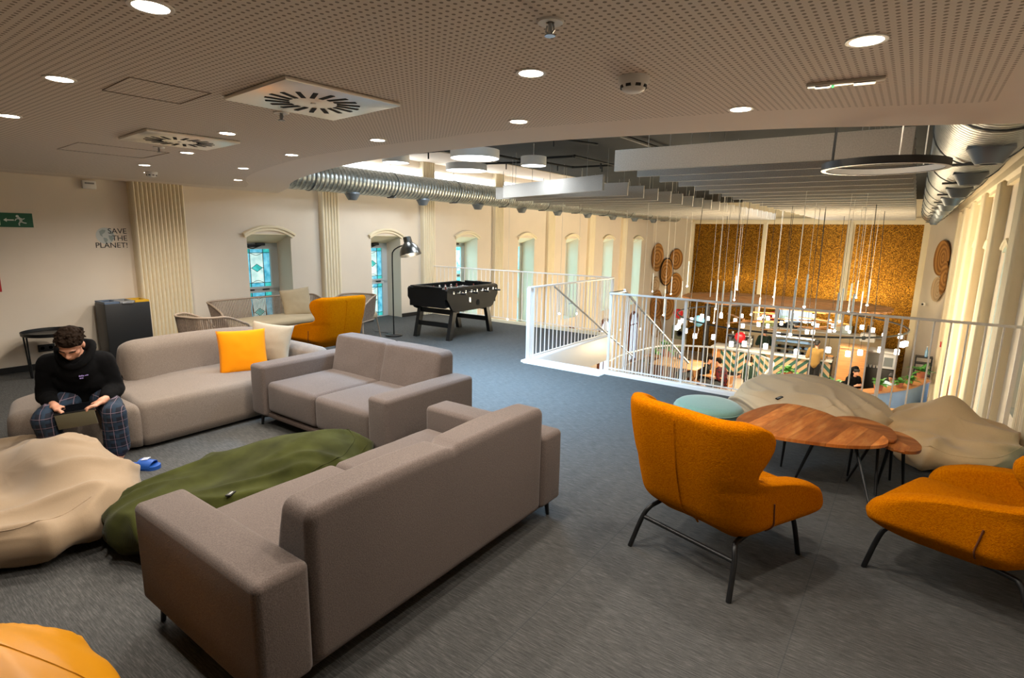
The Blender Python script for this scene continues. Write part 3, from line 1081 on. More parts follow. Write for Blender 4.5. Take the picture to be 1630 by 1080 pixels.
def make_wing_chair(label):
    t = thing('wing_chair', label, 'armchair', (0, 0, 0), 0, 'orange wing chairs')
    m = MB()
    NZ, NU = 56, 72
    ZB, ZT = .22, .925
    th = .05
    def mid(u, v):
        z = ZB + (ZT - ZB) * v
        U = half_extent(z)
        s = (2 * u - 1) * U
        # arms sink a little towards their tips
        zz = z - .05 * sstep(.55, 1, abs(s)) * sstep(.3, .5, z) * sstep(.62, .5, z)
        zz += .012 * (1 - (abs(s) / .5) ** 2) * sstep(.8, .95, z) if abs(s) < .5 else 0
        p, n = shell_point(s, zz)
        # lower shell tucks in under the seat
        tuck = sstep(.36, .22, z)
        p -= n * .10 * tuck
        p.x *= 1 - .06 * tuck
        return p, n
    def surf(sg):
        def f(u, v):
            p, n = mid(u, v)
            e = min(u, 1 - u, v * .8 + .0, (1 - v) * .8) / .055
            e = min(1, e)
            k = math.sqrt(max(0, 1 - (1 - e) ** 2))
            arm = 1 + .3 * sstep(.60, .50, p.z) * sstep(.45, .8, abs(2 * u - 1) * half_extent(ZB + (ZT - ZB) * v))
            return p + n * sg * th * k * arm + V((0, 0, .012 * sg * 0))
        return f
    m.grid(surf(1), NU, NZ); m.grid(surf(-1), NU, NZ)
    bmesh.ops.remove_doubles(m.b, verts=m.b.verts[:], dist=1e-4)
    shell = m.build('shell', BOUCLE, t, angle=180, mods=[('SMOOTH', dict(factor=.5, iterations=4))])
    # piped seam down the back and along each flank
    m = MB()
    pts = []
    for i in range(26):
        p, n = mid(.5, .02 + .90 * i / 25)
        e = min(1, min(.02 + .90 * i / 25, 1) * .8 / .055)
        pts.append(p + n * (th + .001))
    m.tube(pts, .006, 6)
    m.build('back_seam', BOUCLE, shell)
    for sg in (-1, 1):
        m = MB()
        pts = []
        for i in range(12):
            v = .12 + .24 * i / 11
            z = ZB + (ZT - ZB) * v
            s = sg * (.43 + .03 * i / 11)
            u = .5 + s / half_extent(z) / 2
            p, n = mid(u, v)
            pts.append(p + n * (th + .003))
        m.tube(pts, .004, 6)
        m.build('side_seam', plain('seam_thread', '5a2c06', .9), shell)
    m = MB()
    def fs(p):
        q = V(p)
        q.x *= 1 + .10 * q.y
        return q
    m.rbox((0, .10, .335), (.50, .60, .17), .07, (0, .01, .03), 8, 4, fs)
    m.build('seat', BOUCLE, t, angle=180)
    # sled frame of black tube: a side rail with two splayed legs on each side and two cross bars
    for sg in (-1, 1):
        m = MB()
        x = sg * .25
        m.tube(spline([(sg * .31, -.335, 0), (sg * .285, -.27, .17), (sg * .262, -.235, .235), (x, -.17, .252), (x, .22, .275), (sg * .262, .285, .268), (sg * .285, .33, .22), (sg * .31, .375, .02), (sg * .31, .377, 0)], 6), .0135, 10)
        m.build('leg_frame', BLACK, t)
    for y, z in ((-.262, .175), (.23, .268)):
        m = MB(); m.tube([(-.283, y, z), (.283, y, z)], .0125, 10); m.build('stretcher', BLACK, t)
    return t
wc = make_wing_chair('orange boucle wing chair seen from behind, its wooden leaf table in front of it')
wc.location = (-.735, 3.0, 0); wc.rotation_euler.z = -.28
c = copy_tree(wc); c['label'] = 'orange boucle wing chair seen side-on, nearest the hall wall with its back out of frame'
c.location = (.45, 3.51, 0); c.rotation_euler.z = 1.19
c = copy_tree(wc); c['label'] = 'orange boucle wing chair behind the sofas facing the wicker sofa'
c.location = (-6.35, 4.55, 0); c.rotation_euler.z = 1.48

# ------------------------------------------------------------------ leaf tables
def leafwood(name, ang, chevron):
    # solid planks; ang = plank direction in the table's own frame, mirrored across the centre seam for a chevron
    t = NT(name)
    s = t.sep(t.coord())
    yy = t.math('ABSOLUTE', s[1]) if chevron else s[1]
    c_, s_ = math.cos(ang), math.sin(ang)
    along = t.math('ADD', t.math('MULTIPLY', s[0], c_), t.math('MULTIPLY', yy, s_))
    q = t.math('ADD', t.math('MULTIPLY', s[0], -s_), t.math('MULTIPLY', yy, c_))
    idx = t.math('FLOOR', t.math('DIVIDE', t.math('ADD', q, 5.03), .105))
    if chevron: idx = t.math('ADD', idx, t.math('MULTIPLY', t.math('GREATER_THAN', s[1], 0), 17.3))
    rnd = t.n('ShaderNodeTexWhiteNoise', noise_dimensions='1D')
    t.l(idx, rnd.inputs['W'])
    cmb = t.n('ShaderNodeCombineXYZ')
    t.l(t.math('MULTIPLY', along, 3), cmb.inputs[0]); t.l(t.math('MULTIPLY', q, 14), cmb.inputs[1]); t.l(t.math('MULTIPLY', idx, 3.1), cmb.inputs[2])
    n = t.noise(cmb.outputs[0], 1.5, 5, .6)
    a = t.ramp(n, [(.25, lin('9c5420')), (.5, lin('cc7a36')), (.78, lin('eaa862'))])
    b = t.ramp(rnd.outputs['Value'], [(.1, (.5, .43, .37)), (.9, (1.12, 1.1, 1.02))])
    x = t.n('ShaderNodeMix', data_type='RGBA', blend_type='MULTIPLY')
    x.inputs[0].default_value = 1
    t.l(a, x.inputs[6]); t.l(b, x.inputs[7])
    gap = t.math('LESS_THAN', t.math('FRACT', t.math('DIVIDE', t.math('ADD', q, 5.03), .105)), .022)
    t.col(t.mix(t.math('MULTIPLY', gap, .5), x.outputs[2], lin('5a2c12')))
    t.set(.45, 0, .3)
    return t.m
LEAF = leafwood('acacia_planks', 1.88, False)
LEAFC = leafwood('acacia_chevron', .75, True)
def leaf_table(label, outline, z, legs, ax, mat):
    # outline and legs in world XY; ax = direction of the centre seam
    c = sum((V((x, y, 0)) for x, y in outline), V()) / len(outline)
    t = thing('leaf_table', label, 'coffee table', (c.x, c.y, 0), ax, 'leaf shaped coffee tables')
    R = Matrix.Rotation(-ax, 3, 'Z')
    P = [R @ (V((x, y, 0)) - c) for x, y in outline]
    P = P + P[:1]
    S = spline([P[-2]] + P + [P[1]], 8)[8:-8]
    poly = [(p.x, p.y) for p in S[:-1]]
    m = MB(); m.prism(poly, z - .022, z)
    es = [e for e in m.b.edges if abs(e.verts[0].co.z - e.verts[1].co.z) < 1e-6]
    bmesh.ops.bevel(m.b, geom=es, offset=.007, segments=3, affect='EDGES')
    m.build('top', mat, t, angle=30)
    for (x0, y0), (x1, y1) in legs:
        a = R @ (V((x0, y0, 0)) - c); b = R @ (V((x1, y1, 0)) - c)
        m = MB(); m.tube([(a.x, a.y, z - .022), (b.x, b.y, 0)], [.013, .008], 8)
        m.lathe([(.026, z - .027), (.026, z - .022)], 12, (a.x, a.y, 0))
        m.build('leg', BLACK, t)
    return t
leaf_table('large leaf shaped wooden coffee table in front of the wing chair seen from behind',
           [(-.93, 4.28), (-.83, 4.68), (-.68, 4.88), (-.46, 4.83), (-.30, 4.70), (-.06, 4.52), (.01, 4.36), (-.04, 4.22), (-.22, 4.08), (-.45, 4.00), (-.68, 3.97), (-.88, 4.06)], .43,
           [((-.63, 4.52), (-.649, 4.555)), ((-.40, 4.14), (-.52, 4.3)), ((-.18, 4.3), (-.014, 4.02))], -.5, LEAF)
leaf_table('mid-sized leaf shaped wooden coffee table tucked behind the large one',
           [(-.42, 4.66), (-.30, 4.88), (-.16, 4.93), (.0, 4.80), (.055, 4.6), (.03, 4.47), (-.1, 4.45), (-.28, 4.5)], .404,
           [((-.2, 4.7), (-.208, 4.684)), ((-.06, 4.62), (-.206, 4.575)), ((-.05, 4.58), (-.017, 4.417))], -.6, LEAFC)
leaf_table('small round-ended wooden coffee table, lowest of the nested leaf tables',
           [(-.05, 4.78), (.05, 4.82), (.15, 4.72), (.20, 4.55), (.17, 4.42), (.06, 4.38), (-.06, 4.5), (-.1, 4.66)], .378,
           [((.03, 4.72), (.054, 4.794)), ((.1, 4.55), (.137, 4.68)), ((.02, 4.5), (-.02, 4.62))], -.9, LEAFC)

# ------------------------------------------------------------------ pouf
t = thing('pouf', 'round sage green velvet pouf between the wing chair and railing', 'pouf', (-1.29, 4.72, 0))
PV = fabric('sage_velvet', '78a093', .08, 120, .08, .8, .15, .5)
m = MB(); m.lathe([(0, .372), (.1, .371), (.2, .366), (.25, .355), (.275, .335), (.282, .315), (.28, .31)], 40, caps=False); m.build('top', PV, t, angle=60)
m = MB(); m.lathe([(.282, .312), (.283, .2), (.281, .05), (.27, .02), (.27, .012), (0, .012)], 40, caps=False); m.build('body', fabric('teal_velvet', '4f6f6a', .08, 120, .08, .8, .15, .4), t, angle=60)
m = MB(); m.tube(arc(0, 0, .284, 0, 2 * PI * 39 / 40, 39, .313), .005, 6, closed=True); m.build('piping', PV, t)
m = MB(); m.lathe([(.2, 0), (.2, .015)], 24); m.build('foot', BLACKP, t)
# ------------------------------------------------------------------ rope-woven lounge set
ROPE = plain('taupe_rope', '8a7868', .8, var=.25, scale=60)
RFRAME = plain('sand_metal', '9a8875', .5)
PADM = fabric('ecru_canvas', 'b3a385', .08, 300, .15, .85, .08, .1)
def rope_seat(label, name, cat, W, D, loc, rz, group, back=.72, arm=.60, pad=True, nl=4):
    # faces -Y; a curved top rail runs from arm to arm round the back, strands drop to the seat rail
    t = thing(name, label, cat, loc, rz, group)
    def rail(u, top):
        # u 0..1 round the plan from the front of one arm to the front of the other
        w, d, r = W / 2, D, .26
        Ls = d - r
        La = r * PI / 2
        Lb = 2 * (w - r)
        T = 2 * Ls + 2 * La + Lb
        s = u * T
        if s < Ls: x, y = -w, -d / 2 + s
        elif s < Ls + La: a = (s - Ls) / r; x, y = -w + r - r * math.cos(a), d / 2 - r + r * math.sin(a)
        elif s < Ls + La + Lb: x, y = -w + r + s - Ls - La, d / 2
        elif s < Ls + 2 * La + Lb: a = (s - Ls - La - Lb) / r; x, y = w - r + r * math.sin(a), d / 2 - r + r * math.cos(a)
        else: x, y = w, d / 2 - r - (s - Ls - 2 * La - Lb)
        e = sstep(.0, Ls / T * 1.15, min(u, 1 - u))
        z = lerp(arm, back, e) if top else .33
        drop = sstep(.06, 0, min(u, 1 - u)) if top else 0
        z -= drop * .10
        k = .92 if not top else 1.0
        return V((x * (k if W > 1 else k - .03), y * k - (0 if top else .02), z))
    m = MB()
    m.tube([rail(i / 60, True) for i in range(61)], .014, 8)
    m.tube([rail(i / 60, False) for i in range(61)] , .011, 8)
    m.tube([rail(0, False), rail(1, False)], .011, 8)
    for u in (0, 1): m.tube([rail(u, True), rail(u, False)], .013, 8)
    m.build('frame', RFRAME, t)
    m = MB()
    n = int((W + 2 * D) / .026)
    for i in range(1, n):
        u = i / n
        a, b = rail(u, True), rail(u, False)
        mid = (a + b) / 2 + V((0, 0, 0))
        m.tube([a, mid, b], .0068, 5)
    m.build('rope_weave', ROPE, t)
    if pad:
        m = MB()
        m.rbox((0, -.03, .385), (W * .9, D * .86, .11), .045, (0, .01, .02), 6)
        m.build('seat_cushion', PADM, t, angle=180)
    for sx in (-1, 1):
        for sy in (-1, 1):
            m = MB()
            m.tube([(sx * W * .40, sy * D * .36, .33), (sx * W * .46, sy * D * .44, 0)], [.013, .010], 8)
            m.build('leg', RFRAME, t)
    return t
rope_seat('taupe rope-woven sofa with ecru seat pad under the stained glass window', 'rope_sofa', 'sofa', 1.72, .72, (-7.9, 4.62, 0), PI / 2, 'rope-woven lounge set')
rope_seat('taupe rope-woven armchair standing beside the floor lamp', 'rope_chair', 'armchair', .66, .62, (-7.42, 5.83, 0), .35, 'rope-woven lounge set')
rope_seat('taupe rope-woven armchair half hidden behind the beige sofa back', 'rope_chair', 'armchair', .70, .66, (-6.85, 3.22, 0), PI + .25, 'rope-woven lounge set', back=.74, arm=.6)
cushion('crumpled ecru cushion propped on the rope-woven sofa', PADM, .46, .14, (-7.92, 5.08, .63), (math.radians(-16), math.radians(-6), math.radians(70)), .06, seed=9)

# ------------------------------------------------------------------ floor lamp
t = thing('floor_lamp', 'tall black floor lamp with a bell shaped steel shade beside the table football', 'lamp', (-7.13, 6.4, 0))
m = MB(); m.lathe([(0, .03), (.12, .03), (.14, .022), (.145, .008), (.145, 0), (0, 0)], 32, caps=False); m.build('base', BLACK, t)
m = MB(); m.tube(spline([(0, 0, .03), (0, 0, .8), (0, 0, 1.34), (.03, 0, 1.45), (.14, 0, 1.515), (.30, 0, 1.56)], 8), .011, 10); m.build('pole', BLACK, t)
M = Matrix.Translation((.40, 0, 1.55)) @ Matrix.Rotation(math.radians(-16), 4, 'Y') @ Matrix.Scale(1.2, 4)
SH = plain('gunmetal', '63615c', .28, .9)
m = MB(); m.lathe([(0, .12), (.05, .12), (.055, .115), (.055, .045), (.062, .04), (.08, .02), (.115, -.02), (.14, -.07), (.15, -.13), (.145, -.13), (.135, -.075), (.11, -.028), (.07, .01), (0, .02)], 36, m=M, caps=False); s = m.build('shade', SH, t)
m = MB(); m.ball((0, 0, 0), .045); m.b.transform(M @ Matrix.Translation((0, 0, -.05))); m.build('bulb', emit('bulb_glow', (1, .93, .82), 12), s)
m = MB(); m.tube([(-.12, .02, .006), (-.3, .1, .006), (-.55, .05, .006), (-.8, .2, .006)], .004, 5); m.build('cable', BLACK, t)
m = MB(); m.tube([(.31, 0, 1.575), (.36, 0, 1.6)], .016, 8); m.build('joint', BLACK, t)
light('lamp_bulb', 'POINT', (.41, 0, 1.42), 5, (1, .88, .7), .04, parent=t)

# ------------------------------------------------------------------ table football
t = thing('table_football', 'black table football with silver rods on splayed wooden legs', 'game table', (-6.52, 7.28, 0), .06)
BT = plain('black_laminate', '0c0c0d', .6, spec=.25)
m = MB()
# body: hexagonal side outline along Y, deep in the middle
side = [(-.70, .87), (-.73, .84), (-.73, .70), (-.58, .50), (-.50, .47), (.50, .47), (.58, .50), (.73, .70), (.73, .84), (.70, .87)]
Mx = Matrix(((0, 0, 1, 0), (1, 0, 0, 0), (0, 1, 0, 0), (0, 0, 0, 1)))
for x0, x1 in ((-.43, -.385), (.385, .43)):
    m.prism(side, x0, x1, Mx)
m.box(-.385, .385, -.73, -.69, .55, .86); m.box(-.385, .385, .69, .73, .55, .86)
m.box(-.385, .385, -.69, .69, .56, .70)
m.build('body', BT, t, angle=20)
m = MB()
for x in (-.41, .41): m.box(x - .03, x + .03, -.66, .66, .862, .885, .01)
for y in (-.71, .71): m.box(-.30, .30, y - .03, y + .03, .862, .895, .012)
m.build('rim', BLACK, t)
m = MB(); m.box(-.38, .38, -.69, .69, .70, .706); m.build('pitch', plain('pitch_green', '2f4a3c', .5), t, flat=True)
ROD = plain('rod_steel', 'c8ccd0', .2, 1)
PL1 = plain('player_light', 'd8d4c8', .5); PL2 = plain('player_dark', '6d2a20', .5)
for i in range(8):
    y = -.57 + i * .163
    m = MB(); m.tube([(-.62 if i % 2 else -.5, y, .80), (.5 if i % 2 else .62, y, .80)], .008, 8)
    r = m.build('rod', ROD, t)
    m = MB(); hx = -.64 if i % 2 else .64
    m.tube([(hx - .06, y, .80), (hx + .06, y, .80)], [.018, .015], 10); m.build('grip', BLACKP, r)
    k = (1, 2, 3, 5, 5, 3, 2, 1)[i]
    for j in range(k):
        x = 0 if k == 1 else -.27 + .54 * j / (k - 1)
        m = MB(); m.box(x - .014, x + .014, y - .010, y + .010, .725, .835, .004); m.ball((x, y, .842), .016, sub=1)
        m.build('player', PL1 if i in (0, 1, 3, 5) else PL2, r)
    m = MB(); m.lathe([(.0, 0), (.022, 0), (.022, .01), (.0, .012)], 12, m=Matrix.Translation((-.43 if 0 else .43, y, .80)) @ Matrix.Rotation(PI / 2, 4, 'Y')); m.build('bearing', ROD, r)
m = MB(); m.box(.43, .437, -.15, -.09, .60, .70, .003); m.build('coin_plate', ROD, t)
m = MB(); m.lathe([(0, 0), (.05, 0), (.05, .006), (0, .006)], 20, m=Matrix.Translation((.43, .12, .585)) @ Matrix.Rotation(PI / 2, 4, 'Y')); m.build('ball_return', plain('hole_black', '020202', .9), t)
for y in (-.71, .71):
    m = MB(); m.box(-.06, .06, y - .05, y + .05, .87, .90, .01); m.build('score_counter', BLACK, t)
for sx in (-1, 1):
    for sy in (-1, 1):
        m = MB()
        p = [(sy * .44 - .05, .62), (sy * .44 + .05, .62), (sy * .60 + .045, 0), (sy * .60 - .045, 0)]
        x0 = sx * .36
        m.prism(p, x0 - .035, x0 + .035, Mx)
        lg = m.build('leg', BLACK, t, angle=20)
        m = MB()
        for dy, dz in ((-.02, .60), (.03, .60), (-.01, .545), (.04, .545)):
            m.lathe([(0, 0), (.009, 0), (.008, .006), (0, .007)], 8, m=Matrix.Translation((x0 + sx * .035, sy * .46 + dy, dz)) @ Matrix.Rotation(sx * PI / 2, 4, 'Y'))
        m.build('bolts', ROD, lg)
for sy in (-1, 1):
    m = MB(); m.box(-.33, .33, sy * .55 - .018, sy * .55 + .018, .20, .28); m.box(-.33, .33, sy * .49 - .018, sy * .49 + .018, .42, .50); m.build('leg_brace', BLACK, t, flat=True)

# ------------------------------------------------------------------ recycling bin
t = thing('recycling_bin', 'tall black three-stream recycling bin against the fluted pilaster', 'bin', (-8.40, 2.84, 0))
m = MB(); m.box(-.17, .17, -.26, .26, .02, .79, .012); m.build('body', plain('bin_black', '1d1e1f', .45), t)
m = MB(); m.box(-.175, .175, -.265, .265, 0, .03, .004); m.build('foot', BLACKP, t)
for i, (c_, nm) in enumerate((('5d6f86', 'blue'), ('8d8f90', 'grey'), ('d9a81e', 'yellow'))):
    y = -.172 + i * .172
    m = MB()
    m.box(-.165, .165, y - .083, y - .055, .79, .815); m.box(-.165, .165, y + .055, y + .083, .79, .815); m.box(-.165, -.09, y - .055, y + .055, .79, .815); m.box(.09, .165, y - .055, y + .055, .79, .815)
    o = m.build('lid', plain('bin_lid_' + nm, c_, .5), t, flat=True); o['label'] = nm + ' lid with an opening'
    m = MB(); m.box(-.09, .09, y - .055, y + .055, .785, .795); m.build('opening', plain('hole_black', '020202', .9), o, flat=True)
m = MB(); m.box(.165, .18, -.06, .06, .775, .80, .003); m.build('latch', STEEL, t)

# ------------------------------------------------------------------ small round black side table
t = thing('side_table', 'round black metal tray table by the wall behind the seated person', 'side table', (-8.2, 2.02, 0))
m = MB(); m.lathe([(0, .50), (.27, .50), (.285, .505), (.29, .535), (.296, .535), (.292, .498), (.27, .49), (0, .49)], 40, caps=False); m.build('tray', BLACK, t, angle=50)
for a in (.6, 2.7, 4.8):
    m = MB()
    x, y = math.cos(a), math.sin(a)
    for d in (-.045, .045):
        m.tube([(x * .265 - y * d, y * .265 + x * d, .49), (x * .25 - y * d * .4, y * .25 + x * d * .4, .008)], .009, 8)
    m.tube([(x * .25 + y * .018, y * .25 - x * .018, .008), (x * .25 - y * .018, y * .25 + x * .018, .008)], .009, 8)
    m.build('leg', BLACK, t)

# ------------------------------------------------------------------ wall signs and fittings
def wall_sign(name, label, cat, y0, y1, z0, z1, mat, th=.006):
    t = thing(name, label, cat, (XL + .001, (y0 + y1) / 2, (z0 + z1) / 2))
    m = MB(); m.box(0, th, -(y1 - y0) / 2, (y1 - y0) / 2, -(z1 - z0) / 2, (z1 - z0) / 2); m.build('board', mat, t, flat=True)
    return t
WM = lambda y, z, x=.008: Matrix(((0, 0, 1, x), (1, 0, 0, y), (0, 1, 0, z), (0, 0, 0, 1)))
t = wall_sign('exit_sign', 'green emergency exit sign with arrow, door and running figure', 'sign', 1.70, 2.09, 1.735, 1.90, plain('exit_green', '0b5a3c', .5))
EW = plain('exit_white', 'dfe9e2', .5)
m = MB()
m.prism([(-.165, -.06), (-.105, -.06), (-.105, .06), (-.165, .06)], 0, .001, WM(0, 0))
m.prism([(-.075, .0), (-.045, .022), (-.045, .007), (.02, .007), (.02, -.007), (-.045, -.007), (-.045, -.022)], 0, .001, WM(0, 0))
# running figure
m.lathe([(0, 0), (.015, 0), (.015, .001), (0, .001)], 14, m=WM(.055, .045))
for pl, wd in (([(.066, .028), (.085, .0), (.078, -.02)], .024), ([(.066, .022), (.04, .012), (.03, -.006)], .009), ([(.075, .024), (.105, .012), (.118, .022)], .009), ([(.078, -.018), (.062, -.038), (.064, -.062)], .012), ([(.084, -.016), (.108, -.03), (.13, -.034)], .012)):
    for (x0, y0), (x1, y1) in zip(pl, pl[1:]):
        d = V((x1 - x0, y1 - y0)).normalized() * wd / 2
        n = V((-d.y, d.x))
        m.prism([(x0 - d.x * .4 - n.x, y0 - d.y * .4 - n.y), (x1 + d.x * .4 - n.x, y1 + d.y * .4 - n.y), (x1 + d.x * .4 + n.x, y1 + d.y * .4 + n.y), (x0 - d.x * .4 + n.x, y0 - d.y * .4 + n.y)], 0, .001, WM(0, 0))
m.build('pictogram', EW, t, flat=True)
m = MB(); m.prism([(-.155, -.05), (-.125, -.056), (-.125, .056), (-.155, .05)], 0, .0016, WM(0, 0)); m.build('door_leaf', plain('exit_green', '0b5a3c', .5), t, flat=True)
t = wall_sign('fire_sign', 'red fire equipment sign at the frame edge below the exit sign', 'sign', 1.48, 1.715, .985, 1.22, plain('fire_red', 'b3121c', .5))
m = MB(); m.box(.006, .0075, -.09, -.02, -.08, .08); m.build('pictogram', EW, t, flat=True)
# SAVE THE PLANET! lettering with a grey globe
t = thing('wall_lettering', 'SAVE THE PLANET! lettering with a grey globe on the wall above the bin', 'wall decal', (XL, 2.9, 1.6))
INK = plain('lettering_black', '101010', .6)
m = MB()
for word, y, z in (('SAVE', .165, .075), ('THE', .165, -.018), ('PLANET!', .165, -.111)):
    x = text_mesh(word, .098, .0012, 'RIGHT')
    m.add(x, WM(y, z, .002))
m.build('letters', INK, t, flat=True)
m = MB(); m.lathe([(0, 0), (.105, 0), (.105, .001), (0, .001)], 40, m=WM(-.085, .045, .001)); m.build('globe', plain('globe_pale', 'c2c8c4', .6), t, flat=True)
m = MB()
for pts in ([(-.15, .10), (-.11, .125), (-.075, .115), (-.09, .085), (-.12, .06), (-.115, .03), (-.14, .05)], [(-.11, .02), (-.075, .015), (-.06, -.01), (-.085, -.05), (-.1, -.03)], [(-.04, .10), (-.005, .09), (.01, .06), (-.02, .065)], [(-.05, .05), (-.01, .045), (.008, .01), (-.02, -.03), (-.04, .0)]):
    m.prism(pts, .001, .0022, WM(0, 0, .001))
m.build('continents', plain('globe_grey', '94a09c', .6), t, flat=True)
t = thing('wall_sensor', 'small white sensor box high on the wall just below the ceiling', 'sensor', (XL, 2.69, 2.28))
m = MB(); m.box(0, .06, -.075, .075, -.05, .055, .012); m.build('body', WHITEP, t)
m = MB(); m.box(.059, .062, -.05, .05, .01, .03); m.build('vent', plain('vent_grey', '8c8c8a', .6), t, flat=True)
t = thing('wall_socket', 'black double power socket low on the wall behind the tray table', 'power socket', (XL, 2.05, .26))
m = MB(); m.box(0, .012, -.085, .085, -.045, .045, .005); m.build('plate', BLACKP, t)
m = MB()
for y in (-.042, .042): m.lathe([(.028, .0), (.028, .004), (.022, .004), (.02, -.004), (0, -.004)], 16, m=WM(y, 0, .012))
m.build('outlets', DARK, t)

# ------------------------------------------------------------------ ceiling fittings
def diffuser(label, x, y, rz):
    t = thing('air_diffuser', label, 'air diffuser', (x, y, ZC - .004), rz, 'swirl diffusers')
    s = .285
    m = MB(); m.box(-s, s, -s, s, -.018, 0, .005)
    m.build('panel', plain('diffuser_white', 'f6f2e8', .3, .85), t)
    m = MB()
    for i in range(18):
        a = 2 * PI * i / 18
        m.obox((.155 * math.cos(a) - .03 * math.sin(a), .155 * math.sin(a) + .03 * math.cos(a), -.0185), (.105, .021, .003), a + .32)
    m.build('slots', plain('hole_black', '020202', .9), t, flat=True)
    m = MB(); m.lathe([(0, -.022), (.012, -.021), (.014, -.018)], 12, caps=False); m.build('screw', WHITEP, t)
    return t
diffuser('square white swirl diffuser in the low ceiling, the larger-looking of the two', -2.36, 1.655, -.08)
diffuser('square white swirl diffuser in the low ceiling, the one nearer the pilaster', -4.18, 1.86, -.08)
for lab, x, y in (('smoke detector on the perforated ceiling between downlight and emergency light', -.958, 2.1), ('small smoke detector near the window wall above the fluted pilaster', -6.84, 2.72)):
    t = thing('smoke_detector', 'white ' + lab, 'smoke detector', (x, y, ZC - .004))
    m = MB(); m.lathe([(0, -.055), (.03, -.055), (.042, -.048), (.05, -.03), (.058, -.022), (.06, -.004), (.06, 0)], 28, caps=False); m.build('body', WHITEP, t)
    m = MB()
    for i in range(8): m.obox((.047 * math.cos(i * PI / 4), .047 * math.sin(i * PI / 4), -.036), (.006, .02, .010), i * PI / 4)
    m.build('slots', DARK, t, flat=True)
for lab, x, y in (('in the perforated ceiling nearest the camera', -.93, 1.45), ('hanging beside the larger-looking swirl diffuser', -2.76, 1.74), ('beside the farther swirl diffuser', -4.73, 1.95)):
    t = thing('sprinkler', 'small sprinkler head ' + lab, 'sprinkler', (x, y, ZC - .004))
    m = MB(); m.lathe([(.012, -.004), (.036, -.006), (.04, -.001), (.04, 0)], 20, caps=False); m.build('escutcheon', WHITEP, t)
    m = MB(); m.tube([(0, 0, 0), (0, 0, -.035)], .006, 8); m.tube([(.010, 0, -.01), (.014, 0, -.025), (0, 0, -.038)], .003, 5); m.tube([(-.010, 0, -.01), (-.014, 0, -.025), (0, 0, -.038)], .003, 5); m.lathe([(0, -.04), (.016, -.04), (.016, -.037), (0, -.037)], 12); m.build('head', STEEL, t)
    m = MB(); m.tube([(0, 0, -.012), (0, 0, -.033)], .004, 6); m.build('bulb', plain('bulb_red', 'c8351c', .2), t)
t = thing('emergency_light', 'slim white emergency light set in the ceiling with a green dot', 'emergency light', (-.30, 2.575, ZC - .004), .12)
m = MB(); m.box(-.13, .13, -.032, .032, -.012, 0, .004); m.build('housing', plain('clear_cover', 'c9c4ba', .15), t)
m = MB(); m.box(-.10, -.05, -.012, .012, -.016, -.011); m.box(.03, .1, -.018, .018, -.016, -.011); m.build('reflector', STEEL, t, flat=True)
m = MB(); m.ball((-.04, 0, -.015), .006, sub=1); m.build('indicator', emit('green_led', (.1, 1, .3), .8), t)
for lab, x, y, a, b_ in (('access hatch outlined in the perforated ceiling beside the larger-looking diffuser', -2.85, 1.19, .18, .16), ('access hatch outlined in the ceiling near the window wall', -5.3, 1.85, .3, .3)):
    m = MB()
    for x0, x1, y0, y1 in ((-a, a, -b_, -b_ + .003), (-a, a, b_ - .003, b_), (-a, -a + .003, -b_, b_), (a - .003, a, -b_, b_)): m.box(x0, x1, y0, y1, -.003, 0)
    tag(m.build('ceiling_hatch', plain('gap_dark', '968b80', .9), loc=(x, y, ZC - .004), rz=-.06, flat=True), lab, 'hatch')
# ------------------------------------------------------------------ people
SKIN = plain('skin', 'c58f74', .55, var=.06, scale=12)
SKIN2 = plain('skin_tan', 'a9745a', .55, var=.06, scale=12)
HAIR = plain('dark_brown_hair', '1c120a', .85, var=.3, scale=90, spec=.1)
HAIRB = plain('black_hair', '100c0a', .6, var=.3, scale=90, bump=.4)
NAVY = None
def plaid(name, base, a, b, sc=1):
    t = NT(name)
    s = t.sep(t.coord())
    def lines(o, p, wd, off=0):
        f = t.math('FRACT', t.math('ADD', t.math('DIVIDE', o, p * sc), off))
        return t.math('LESS_THAN', f, wd)
    n = t.noise(t.coord((40, 40, 40)), 8, 2)
    bs = t.ramp(n, [(.3, tuple(x * .7 for x in lin(base)[:3]) + (1,)), (.7, lin(base))])
    w1 = t.math('MAXIMUM', lines(s[0], .095, .34), lines(s[2], .11, .34, .3))
    c = t.mix(t.math('MULTIPLY', w1, .5), bs, lin(a))
    w2 = t.math('MAXIMUM', lines(s[0], .095, .06, .55), lines(s[2], .11, .05, .8))
    c = t.mix(t.math('MULTIPLY', w2, .75), c, lin(b))
    t.col(c)
    t.set(.9)
    return t.m
PLAID = plaid('navy_plaid', '0d1424', '20394f', '7d6a76', .62)
RPLAID = plaid('red_plaid', '1a0a0c', '7c1016', '2a0a0c')
HOODM = fabric('black_fleece', '070708', .25, 300, .2, 1, .1, 0)
def remesh(vox, it=3, fac=.5): return [('REMESH', dict(mode='VOXEL', voxel_size=vox)), ('SMOOTH', dict(factor=fac, iterations=it))]
def crumple(o, amp, sc, seed=0):
    me = o.data
    nr = [v.normal.copy() for v in me.vertices]
    for v, n in zip(me.vertices, nr):
        q = v.co * sc + V((seed, 0, 0))
        v.co += n * amp * (noise.noise(V((q.x, q.y, q.z * .6))) + .6 * (abs(noise.noise(q * 1.9)) - .3))
